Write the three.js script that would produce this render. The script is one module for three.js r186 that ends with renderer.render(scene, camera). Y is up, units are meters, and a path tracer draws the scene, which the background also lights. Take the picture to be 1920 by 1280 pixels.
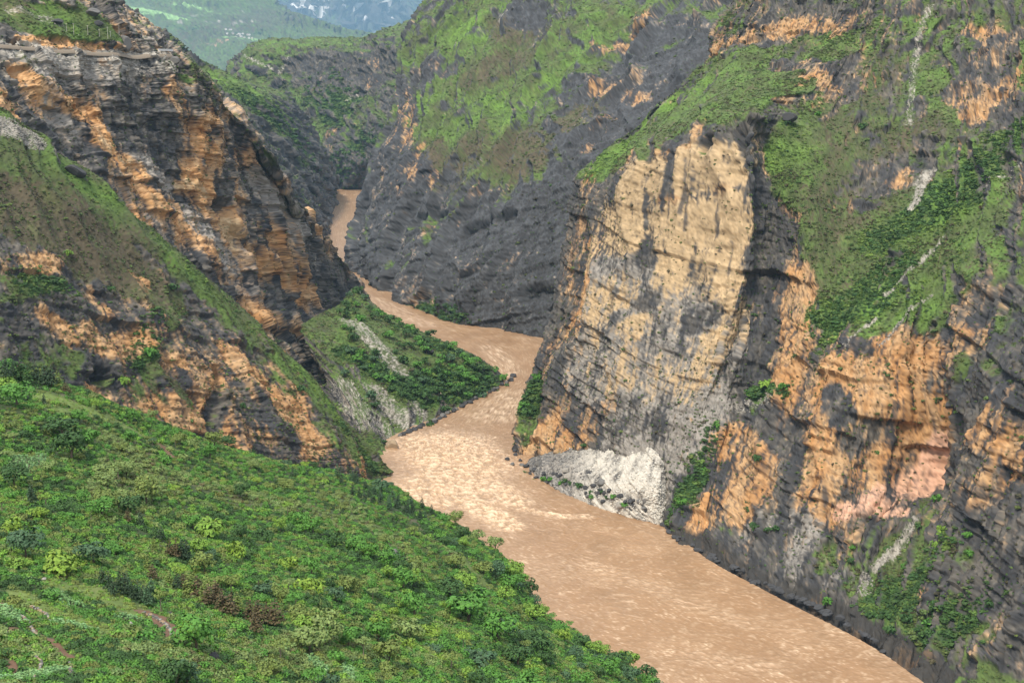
import * as THREE from 'three';
import { mergeGeometries } from 'three/addons/utils/BufferGeometryUtils.js';

// ---------------------------------------------------------------- camera, sky, sun, exposure
const scene = new THREE.Scene();
const FOCAL = 2667, EYE = 350, PITCH = 10.4 * Math.PI / 180;       // focal length in pixels of a 1920 x 1280 frame; metres above the river
const camera = new THREE.PerspectiveCamera(2 * Math.atan(640 / FOCAL) * 180 / Math.PI, 1.5, 5, 90000);
camera.position.set(0, EYE, 0);
camera.rotation.set(-PITCH, 0, 0);
const SKY_W = 64, SKY_H = 32, skyData = new Float32Array(SKY_W * SKY_H * 4);
for (let r = 0; r < SKY_H; r++) for (let c = 0; c < SKY_W; c++) {   // an even overcast, a little brighter overhead
  const up = Math.sin(((r + 0.5) / SKY_H - 0.5) * Math.PI), k = up > 0 ? 0.62 + 0.38 * up : 0.3, o = (r * SKY_W + c) * 4;
  skyData[o] = 0.94 * k; skyData[o + 1] = 0.985 * k; skyData[o + 2] = 1.06 * k; skyData[o + 3] = 1;
}
const skyTexture = new THREE.DataTexture(skyData, SKY_W, SKY_H, THREE.RGBAFormat, THREE.FloatType);
skyTexture.mapping = THREE.EquirectangularReflectionMapping; skyTexture.magFilter = THREE.LinearFilter; skyTexture.needsUpdate = true;
scene.background = skyTexture; scene.environment = skyTexture;
scene.backgroundIntensity = 0.48; scene.environmentIntensity = 0.48;
const sun = new THREE.DirectionalLight(0xfff1dc, 1.5);
sun.position.set(-700, 2400, 100); sun.target.position.set(0, 150, -1300);
sun.castShadow = true; sun.shadow.radius = 20; sun.shadow.mapSize.set(4096, 4096);
Object.assign(sun.shadow.camera, { left: -2500, right: 2500, top: 2500, bottom: -2500, near: 10, far: 9000 });
scene.add(sun, sun.target);
scene.fog = new THREE.FogExp2(new THREE.Color().setRGB(0.42, 0.72, 1.0), 2.0e-5);
const EXPOSURE = 2.85;

// ---------------------------------------------------------------- helpers
function rng(seed) { let s = seed >>> 0; return () => { s = (s + 0x6D2B79F5) >>> 0; let t = s; t = Math.imul(t ^ (t >>> 15), t | 1); t ^= t + Math.imul(t ^ (t >>> 7), t | 61); return ((t ^ (t >>> 14)) >>> 0) / 4294967296; }; }
const clamp = (x, a, b) => x < a ? a : x > b ? b : x, lerp = (a, b, t) => a + (b - a) * t;
const smooth = (a, b, x) => { x = clamp((x - a) / (b - a), 0, 1); return x * x * (3 - 2 * x); };
const PERM = new Uint8Array(512), RND = new Float32Array(256);
{ const r = rng(77), p = [...Array(256).keys()]; for (let i = 255; i > 0; i--) { const j = Math.floor(r() * (i + 1)); [p[i], p[j]] = [p[j], p[i]]; } for (let i = 0; i < 512; i++) PERM[i] = p[i & 255]; for (let i = 0; i < 256; i++) RND[i] = r(); }
const grad = (h, x, y, z) => { h &= 15; const u = h < 8 ? x : y, v = h < 4 ? y : h === 12 || h === 14 ? x : z; return ((h & 1) ? -u : u) + ((h & 2) ? -v : v); };
function pn(x, y, z) {                                              // gradient noise, about -1 to 1
  const fx = Math.floor(x), fy = Math.floor(y), fz = Math.floor(z), X = fx & 255, Y = fy & 255, Z = fz & 255;
  x -= fx; y -= fy; z -= fz;
  const u = x * x * x * (x * (x * 6 - 15) + 10), v = y * y * y * (y * (y * 6 - 15) + 10), w = z * z * z * (z * (z * 6 - 15) + 10);
  const A = PERM[X] + Y, B = PERM[X + 1] + Y, AA = PERM[A] + Z, AB = PERM[A + 1] + Z, BA = PERM[B] + Z, BB = PERM[B + 1] + Z;
  return lerp(lerp(lerp(grad(PERM[AA], x, y, z), grad(PERM[BA], x - 1, y, z), u), lerp(grad(PERM[AB], x, y - 1, z), grad(PERM[BB], x - 1, y - 1, z), u), v),
    lerp(lerp(grad(PERM[AA + 1], x, y, z - 1), grad(PERM[BA + 1], x - 1, y, z - 1), u), lerp(grad(PERM[AB + 1], x, y - 1, z - 1), grad(PERM[BB + 1], x - 1, y - 1, z - 1), u), v), w);
}
function fbm(x, y, z, o) { let s = 0, a = 1, n = 0; for (let i = 0; i < o; i++) { s += a * pn(x, y, z); n += a; a *= 0.5; x = x * 2.03 + 7.1; y = y * 2.03 + 3.7; z = z * 2.03 + 1.9; } return s / n * 1.5; }
function ridge(x, y, z, o) { let s = 0, a = 1, n = 0; for (let i = 0; i < o; i++) { const r = 1 - Math.abs(pn(x, y, z)) * 1.6; s += a * r * r; n += a; a *= 0.5; x = x * 2.07 + 5.3; y = y * 2.07 + 9.1; z = z * 2.07 + 2.3; } return s / n; }
let fH = 0, fId = 0, fEdge = 0;
function facet(x, y, seed) {                                        // broken rock: every cell a tilted plane (fH), its own number (fId), distance to the crack (fEdge)
  const X = Math.floor(x), Y = Math.floor(y); let d1 = 9, d2 = 9, bh = 0, bx = 0, by = 0;
  for (let i = -1; i <= 1; i++) for (let j = -1; j <= 1; j++) {
    const h = PERM[(PERM[(X + i + seed * 17) & 255] + Y + j) & 255], px = X + i + RND[h], py = Y + j + RND[(h + 71) & 255], d = (px - x) * (px - x) + (py - y) * (py - y);
    if (d < d1) { d2 = d1; d1 = d; bh = h; bx = px; by = py; } else if (d < d2) d2 = d;
  }
  fId = RND[(bh + 131) & 255]; fEdge = Math.sqrt(d2) - Math.sqrt(d1);
  fH = (RND[(bh + 29) & 255] - 0.5) * 0.9 + (RND[(bh + 53) & 255] - 0.5) * 1.5 * (x - bx) + (RND[(bh + 97) & 255] - 0.35) * 1.5 * (y - by);
}
const hash2 = (a, b) => RND[PERM[(PERM[a & 255] + b) & 255]];
function block(s, y, H, wide, seed) {                               // bedded, jointed rock: courses H thick, split into blocks; height in fH, own number in fId, metres to the joint in fEdge
  y += H * 0.8 * pn(y / (H * 2.6), seed, 0.5); const Y = y / H, b = Math.floor(Y), fy = Y - b, r = hash2(b + seed * 31, seed), w = wide * (0.55 + 0.9 * r), X = s / w + r * 9.7 + 0.25 * pn(s / (w * 2), b * 3.3, seed), k = Math.floor(X), fx = X - k, q = hash2(k + seed * 7, b), q2 = hash2(k, b + 57), q3 = hash2(k + 91, b);
  fH = (r - 0.5) * 0.9 + (q - 0.5) * 1.0 + (q2 - 0.5) * 0.8 * (fx - 0.5) + (0.75 - q3) * 0.9 * (0.5 - fy); fId = q2; fEdge = Math.min(Math.min(fx, 1 - fx) * w, Math.min(fy, 1 - fy) * H);
}
const cosP = Math.cos(PITCH), sinP = Math.sin(PITCH);
function ray(px, py) {                                              // sideways and upward per metre ahead
  const a = (px - 960) / FOCAL, b = -(py - 640) / FOCAL, ahead = cosP + b * sinP;
  return [a / ahead, (b * cosP - sinP) / ahead];
}
function at(px, py, d) {                                            // the point d metres ahead in that direction; d = 0: where it meets the river
  const [a, b] = ray(px, py); if (!d) d = -EYE / b;
  return [a * d, EYE + b * d, -d];
}
function seen(x, y, z) { const dy = y - EYE, w = -z * cosP - dy * sinP; return [960 + x / w * FOCAL, 640 - (dy * cosP - z * sinP) / w * FOCAL, w]; }
const taken = new Map();
function numbered(name) { const n = taken.get(name) ?? 0; taken.set(name, n + 1); return n ? name + '_' + String(n).padStart(3, '0') : name; }
function tag(o, label, category, group, kind) { o.userData = { label, category }; if (group) o.userData.group = group; if (kind) o.userData.kind = kind; return o; }
function shade(o) { o.traverse((m) => { if (m.isMesh) { m.castShadow = true; m.receiveShadow = true; } }); return o; }
const matteVC = (rough = 0.95) => new THREE.MeshStandardMaterial({ vertexColors: true, roughness: rough, side: THREE.DoubleSide });
const matte = (r, g, b, rough = 0.95) => { const m = new THREE.MeshStandardMaterial({ roughness: rough, side: THREE.DoubleSide }); m.color.setRGB(r, g, b); return m; };

// ---------------------------------------------------------------- a landform: a net of points, a smooth surface through them, relief on top
const cr = (a, b, c, d, t) => 0.5 * (2 * b + (c - a) * t + (2 * a - 5 * b + 4 * c - d) * t * t + (3 * b - a - 3 * c + d) * t * t * t);
class Land {
  constructor(net, nu, nv, { sink = true, along = (x) => x } = {}) {
    const C = net.length, R = net[0].length;
    const g = net.map((col) => col.map(([px, py, d], j) => { const p = at(px, py, d); if (sink && j === 0) p[1] -= 14; return p; }));
    const get = (i, j, k) => {                                       // one row beyond each edge, mirrored
      if (i < 0) return 2 * get(0, j, k) - get(1, j, k); if (i >= C) return 2 * get(C - 1, j, k) - get(C - 2, j, k);
      if (j < 0) return 2 * g[i][0][k] - g[i][1][k]; if (j >= R) return 2 * g[i][R - 1][k] - g[i][R - 2][k];
      return g[i][j][k];
    };
    this.nu = nu; this.nv = nv; const W = this.W = nv + 1, n = this.n = (nu + 1) * W;
    this.P = new Float32Array(n * 3); this.N = new Float32Array(n * 3); this.S = new Float32Array(n); this.T = new Float32Array(n);
    for (let i = 0; i <= nu; i++) {
      const u = along(i / nu) * (C - 1), ci = Math.min(C - 2, Math.floor(u)), tu = u - ci, rows = [];
      for (let j = -1; j <= R; j++) { const p = [0, 0, 0]; for (let k = 0; k < 3; k++) p[k] = cr(get(ci - 1, j, k), get(ci, j, k), get(ci + 1, j, k), get(ci + 2, j, k), tu); rows.push(p); }
      for (let j = 0; j <= nv; j++) {
        const v = j / nv * (R - 1), cj = Math.min(R - 2, Math.floor(v)), tv = v - cj, o = (i * W + j) * 3;
        for (let k = 0; k < 3; k++) this.P[o + k] = cr(rows[cj][k], rows[cj + 1][k], rows[cj + 2][k], rows[cj + 3][k], tv);
      }
    }
    const P = this.P, gap = (a, b) => Math.hypot(P[a] - P[b], P[a + 1] - P[b + 1], P[a + 2] - P[b + 2]);   // metres along both directions of the net
    for (let i = 0; i <= nu; i++) for (let j = 0; j <= nv; j++) { const q = i * W + j; this.S[q] = i ? this.S[q - W] + gap(q * 3, (q - W) * 3) : 0; this.T[q] = j ? this.T[q - 1] + gap(q * 3, q * 3 - 3) : 0; }
    this.base = P.slice(); this.sign = 1; this.normals(); let dot = 0;
    for (let q = 0; q < n; q += 7) { const o = q * 3; dot += this.N[o + 1]; }
    if (dot < 0) { this.sign = -1; this.normals(); }
    this.C = new Float32Array(n * 3); this.w = {};
    this.scr = new Float32Array(n * 3);
    this.front = new Uint8Array(n); for (let q = 0; q < n; q++) { const o = q * 3; this.front[q] = this.N[o] * -P[o] + this.N[o + 1] * (EYE - P[o + 1]) + this.N[o + 2] * -P[o + 2] > 0 ? 1 : 0; }
    for (let q = 0; q < n; q++) { const s = seen(P[q * 3], P[q * 3 + 1], P[q * 3 + 2]); this.scr.set(s, q * 3); }
  }
  normals() {
    const { nu, nv, W, P, N, sign } = this;
    for (let i = 0; i <= nu; i++) for (let j = 0; j <= nv; j++) {
      const a = (Math.min(nu, i + 1) * W + j) * 3, b = (Math.max(0, i - 1) * W + j) * 3, c = (i * W + Math.min(nv, j + 1)) * 3, d = (i * W + Math.max(0, j - 1)) * 3, o = (i * W + j) * 3;
      const ux = P[a] - P[b], uy = P[a + 1] - P[b + 1], uz = P[a + 2] - P[b + 2], vx = P[c] - P[d], vy = P[c + 1] - P[d + 1], vz = P[c + 2] - P[d + 2];
      let x = uy * vz - uz * vy, y = uz * vx - ux * vz, z = ux * vy - uy * vx; const l = sign / (Math.hypot(x, y, z) || 1);
      N[o] = x * l; N[o + 1] = y * l; N[o + 2] = z * l;
    }
  }
  find(px, py) {                                                     // the nearest of the net's points that shows there
    let best = 0, bd = 1e9; const { scr, n, front } = this;
    for (let q = 0; q < n; q += 3) { if (!front[q]) continue; const o = q * 3, d = (scr[o] - px) ** 2 + (scr[o + 1] - py) ** 2 + scr[o + 2] * 0.02; if (d < bd) { bd = d; best = q; } }
    return best;
  }
  // areas of one kind of ground: [kind, strength, radius, x, y, x, y ...] along a line; kept as metres on the land itself
  areas(list) {
    const { n, base, w } = this;
    for (const [kind, strength, r, ...xy] of list) {
      const f = w[kind] ??= new Float32Array(n), pts = [];
      for (let k = 0; k < xy.length; k += 2) { const q = this.find(xy[k], xy[k + 1]), o = q * 3; pts.push([base[o], base[o + 1], base[o + 2], this.scr[o + 2] * r / FOCAL]); }
      let x0 = 1e9, x1 = -1e9, y0 = 1e9, y1 = -1e9, z0 = 1e9, z1 = -1e9;
      for (const [x, y, z, q] of pts) { const m = q * 1.6; x0 = Math.min(x0, x - m); x1 = Math.max(x1, x + m); y0 = Math.min(y0, y - m); y1 = Math.max(y1, y + m); z0 = Math.min(z0, z - m); z1 = Math.max(z1, z + m); }
      for (let q = 0; q < n; q++) {
        const o = q * 3, x = base[o], y = base[o + 1], z = base[o + 2];
        if (x < x0 || x > x1 || y < y0 || y > y1 || z < z0 || z > z1) continue;
        let best = 9;
        for (let k = 0; k < Math.max(1, pts.length - 1); k++) {
          const a = pts[k], b = pts[Math.min(k + 1, pts.length - 1)], dx = b[0] - a[0], dy = b[1] - a[1], dz = b[2] - a[2], l = dx * dx + dy * dy + dz * dz;
          const t = l ? clamp(((x - a[0]) * dx + (y - a[1]) * dy + (z - a[2]) * dz) / l, 0, 1) : 0, rr = lerp(a[3], b[3], t);
          const e = Math.hypot(x - a[0] - dx * t, y - a[1] - dy * t, z - a[2] - dz * t) / rr; if (e < best) best = e;
        }
        if (best < 1.6) { const v = strength * (1 - smooth(0.45, 1.55, best)); if (Math.abs(v) > Math.abs(f[q])) f[q] = v; }
      }
    }
    return this;
  }
  push(fn) { const { P, N, n } = this; for (let q = 0; q < n; q++) { const h = fn(q), o = q * 3; P[o] += N[o] * h; P[o + 1] += N[o + 1] * h; P[o + 2] += N[o + 2] * h; } this.normals(); return this; }
  mesh(name, material) {
    const { nu, nv, W } = this, ix = new Uint32Array(nu * nv * 6); let k = 0;
    for (let i = 0; i < nu; i++) for (let j = 0; j < nv; j++) { const a = i * W + j, b = a + 1, c = a + W, d = c + 1; if (this.sign > 0) { ix[k++] = a; ix[k++] = c; ix[k++] = b; ix[k++] = b; ix[k++] = c; ix[k++] = d; } else { ix[k++] = a; ix[k++] = b; ix[k++] = c; ix[k++] = b; ix[k++] = d; ix[k++] = c; } }
    const g = new THREE.BufferGeometry();
    g.setAttribute('position', new THREE.BufferAttribute(this.P, 3)); g.setAttribute('color', new THREE.BufferAttribute(this.C, 3)); g.setAttribute('normal', new THREE.BufferAttribute(this.N.slice(), 3)); g.setIndex(new THREE.BufferAttribute(ix, 1));
    const m = new THREE.Mesh(g, material); m.name = numbered(name); m.castShadow = m.receiveShadow = true; scene.add(m); return m;
  }
  point(q) { const o = q * 3; return [this.P[o], this.P[o + 1], this.P[o + 2]]; }
}
// rock colours and greens, as the stone and the leaves themselves have them
const ROCK = { dark: [0.044, 0.046, 0.051], dark2: [0.13, 0.118, 0.1], orange: [0.4, 0.21, 0.082], orange2: [0.44, 0.285, 0.15], cream: [0.43, 0.315, 0.182], grey: [0.265, 0.247, 0.222], pink: [0.56, 0.34, 0.235], white: [0.33, 0.312, 0.275] };
const GREEN = { lush: [0.118, 0.23, 0.03], grass: [0.09, 0.162, 0.03], dull: [0.07, 0.09, 0.032], brown: [0.08, 0.066, 0.04], bush: [0.036, 0.092, 0.02] };
function cliffs(L, o) {
  if (o.fall) for (let q = 0; q < L.n; q++) { L.S[q] = L.base[q * 3] * o.dir[0] + L.base[q * 3 + 2] * o.dir[1]; L.T[q] = L.base[q * 3 + 1] * o.fall; }   // measured along the gorge and down the fall line
  if (o.row) { const j0 = Math.floor(L.nv * o.row), s0 = L.S.slice(); for (let q = 0; q < L.n; q++) L.S[q] = s0[Math.floor(q / L.W) * L.W + j0]; }   // measured along the wall at one height
  const { n, S, T, P, N, C, w, base } = L, sd = o.seed * 13.7, W = (k, q) => w[k] ? w[k][q] : 0;
  // large buttresses and gullies that run along the fall line, hollows and overhangs
  L.push((q) => {
    const s = S[q], t = T[q];
    return o.ribs * (ridge(s / o.ribL + fbm(s / 90, t / 90, sd, 2) * 0.5, t / (o.ribL * o.stretch), sd, 2) - 0.5) * (1 - Math.min(1, W('flat', q))) + W('dent', q) * -1;
  });
  const mid = N.slice();
  const G = L.green = new Float32Array(n), id = new Float32Array(n), idb = new Float32Array(n);
  for (let q = 0; q < n; q++) {
    const k = q * 3, x = P[k], y = P[k + 1], z = P[k + 2];
    const e = N[k + 1] + o.green + 0.24 * fbm(x / 40, y / 40, z / 40 + sd, 5) + 0.2 * pn(x / 5, y / 7, z / 5) + W('grass', q) * 0.6 - W('rock', q) * 0.6 - Math.max(W('orange', q), W('cream', q), W('pink', q), W('grey', q)) * 0.3;
    G[q] = smooth(0.5, 0.66, e);
  }
  // bedded and jointed rock on the bare ground, tussocks on the green
  const bedY = (q) => base[q * 3 + 1] + o.dip * S[q] + 5 * pn(S[q] / 70, T[q] / 70, sd);
  L.push((q) => {
    const s = S[q], t = T[q], g = G[q], a = 1 - g, y = bedY(q), f = o.fine * (1 - 0.55 * Math.min(1, W('smooth', q))), e = o.bed / 12;
    block(s, y, 17 * e, 24 * e, o.seed); let h = 4.6 * e * fH; idb[q] = fId;
    block(s, y, 6.2 * e, 8.5 * e, o.seed + 5); h += 2.1 * e * fH - 0.8 * (1 - smooth(0, 0.9, fEdge)); id[q] = fId;
    block(s, y, 2.4, 3.4, o.seed + 9); h += 0.85 * fH - 0.4 * (1 - smooth(0, 0.5, fEdge));
    facet(s / 5, t / 9, o.seed + 12); h += 0.8 * fH;
    h += 2.4 * (ridge(s / 13, t / 90, sd + 2, 3) - 0.5) + 0.5 * pn(s / 1.7, t / 3, sd + 6);
    h *= a;
    h += g * (1.1 * fbm(s / 12, t / 24, sd + 3, 3) + 0.8 * pn(s / 2.6, t / 2.6, sd) + W('bush', q) * 2.2 * (0.5 + pn(s / 6, t / 6, sd + 8)));
    return h * f;
  });
  for (let q = 0; q < n; q++) {
    const k = q * 3, x = base[k], y = base[k + 1], z = base[k + 2], s = S[q], t = T[q];
    const ws = s + 5 * pn(s / 20, t / 30, sd + 61), wt = t + 8 * pn(s / 20, t / 30, sd + 71);
    const n1 = fbm(ws / 52, wt / 80, sd + 11, 4), n2 = fbm(ws / 12, wt / 26, sd + 17, 3), n3 = fbm(s / 3, t / 5, sd + 19, 2), st = fbm(s / 3.4, t / 46, sd + 21, 3), sp = pn(s / 1.3, t / 1.3, sd + 31);
    const br = 0.52 * n1 + 0.24 * n2 + 0.24 * n3 + 0.34 * st + 0.1 * sp + 0.1 * (id[q] - 0.5) + 0.14 * (idb[q] - 0.5);
    const mix = (c, d, m) => { m = clamp(m, 0, 1); for (let i = 0; i < 3; i++) c[i] += (d[i] - c[i]) * m; };
    const c = ROCK.dark.slice(); mix(c, o.cool ? [0.072, 0.078, 0.087] : ROCK.dark2, 0.35 + 1.1 * n2 + 0.5 * n3);
    mix(c, ROCK.grey, smooth(0.28, 0.72, o.grey + W('grey', q) * 0.8 + br * 1.1 - W('dark', q) * 0.7) * 0.9);
    const or = smooth(0.27, 0.68, o.orange + 0.13 + W('orange', q) * 0.62 + br * 1.15 - W('dark', q) * 0.7 - W('grey', q) * 0.2);
    const oc = ROCK.orange.slice(); mix(oc, ROCK.orange2, 0.45 + 1.2 * n2 + 0.4 * n3); mix(c, oc, or);
    mix(c, ROCK.cream, smooth(0.3, 0.66, W('cream', q) * 0.85 + 1.15 * br - W('dark', q) * 0.8 - (W('cream', q) > 0.01 ? 0 : 1)));
    mix(c, ROCK.pink, smooth(0.34, 0.62, W('pink', q) * 0.8 + 0.6 * br - (W('pink', q) > 0.01 ? 0 : 1)));
    mix(c, ROCK.dark, 0.6 * (o.streak ?? 1) * smooth(0.16, 0.42, 0.5 * fbm(s / 2.4, t / 3.6, sd + 51, 2) + 0.3 * n2 + 0.12 * (id[q] - 0.5) - W('cream', q) * 0.12));             // lichen and dark flecks
    mix(c, ROCK.dark, 0.85 * (o.streak ?? 1) * smooth(0.26, 0.56, st * 0.95 + 0.3 * n1 + 0.2 * n3 - 0.08 - W('orange', q) * 0.12 - W('grey', q) * 0.22 - W('cream', q) * 0.1 + W('stain', q) * 0.7 - W('cream', q) * 0.12 - W('pink', q) * 0.3));    // dark water streaks down the face
    const sc = W('scree', q), scr = sc > 0.02 ? smooth(0.3, 0.72, sc * 0.72 + 0.3 * sp + 0.4 * n3 + 0.25 * n2) : 0;
    mix(c, ROCK.white, scr); if (w.scar) mix(c, [0.75, 0.73, 0.7], smooth(0.3, 0.6, W('scar', q) * 0.9 + 0.3 * n2 + 0.2 * st));
    if (o.pale) for (let i = 0; i < 3; i++) c[i] *= o.pale;
    const tone = 1 + 0.42 * sp + 0.3 * n3 + 0.2 * (id[q] - 0.5) + 0.16 * (idb[q] - 0.5); for (let i = 0; i < 3; i++) c[i] *= tone;
    if (o.wet) mix(c, [0.035, 0.033, 0.03], 0.85 * (1 - smooth(1.5, 5, y + 2 * n2)));                     // wet rock at the water
    const gg = GREEN.grass.slice(); mix(gg, GREEN.dull, 0.5 + 1.1 * fbm(x / 30, y / 30, z / 30 + sd, 3) + W('dull', q)); mix(gg, GREEN.brown, smooth(0.05, 0.55, pn(s / 3, t / 3, sd + 2) * 0.6 + 0.5 * n2 + W('dull', q) * 0.55 - W('lush', q) * 0.4));
    mix(gg, GREEN.lush, 0.75 * smooth(0.1, 0.95, W('lush', q) * 0.7 + 0.7 * n1 + 0.3 * n2)); mix(gg, GREEN.bush, smooth(0.25, 0.75, W('bush', q) * 0.8 + 0.5 * pn(s / 5, t / 5, sd + 44) + 0.3 * n1));
    if (w.field) mix(gg, [0.24, 0.42, 0.14], smooth(0.25, 0.6, W('field', q) + 0.1 * n2));
    const tg = 1 + 0.5 * pn(s / 1.7, t / 1.7, sd + 3) + 0.35 * n3 + 0.3 * n2; for (let i = 0; i < 3; i++) gg[i] *= tg;
    mix(c, gg, Math.min(G[q], 1 - scr, w.scar ? 1 - smooth(0.2, 0.6, W('scar', q)) : 1));
    C[k] = c[0]; C[k + 1] = c[1]; C[k + 2] = c[2];
  }
  return L;
}

// ---------------------------------------------------------------- the gorge
const Q = Number(1);                                                // mesh fineness
const rockMat = matteVC(0.93), lands = {};
const fin = (key, L, name, label, category) => { lands[key] = L; tag(L.mesh(name, rockMat), label, category, null, 'structure'); return L; };
const more = (net, dx, dy, dd) => net.map((c) => { const [x, y, d] = c[c.length - 1]; return [...c, [x + dx, y + dy, d + dd]]; });
const rows = (...cols) => cols.map((c) => { const r = []; for (let k = 0; k < c.length; k += 3) r.push([c[k], c[k + 1], c[k + 2]]); return r; });

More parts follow.
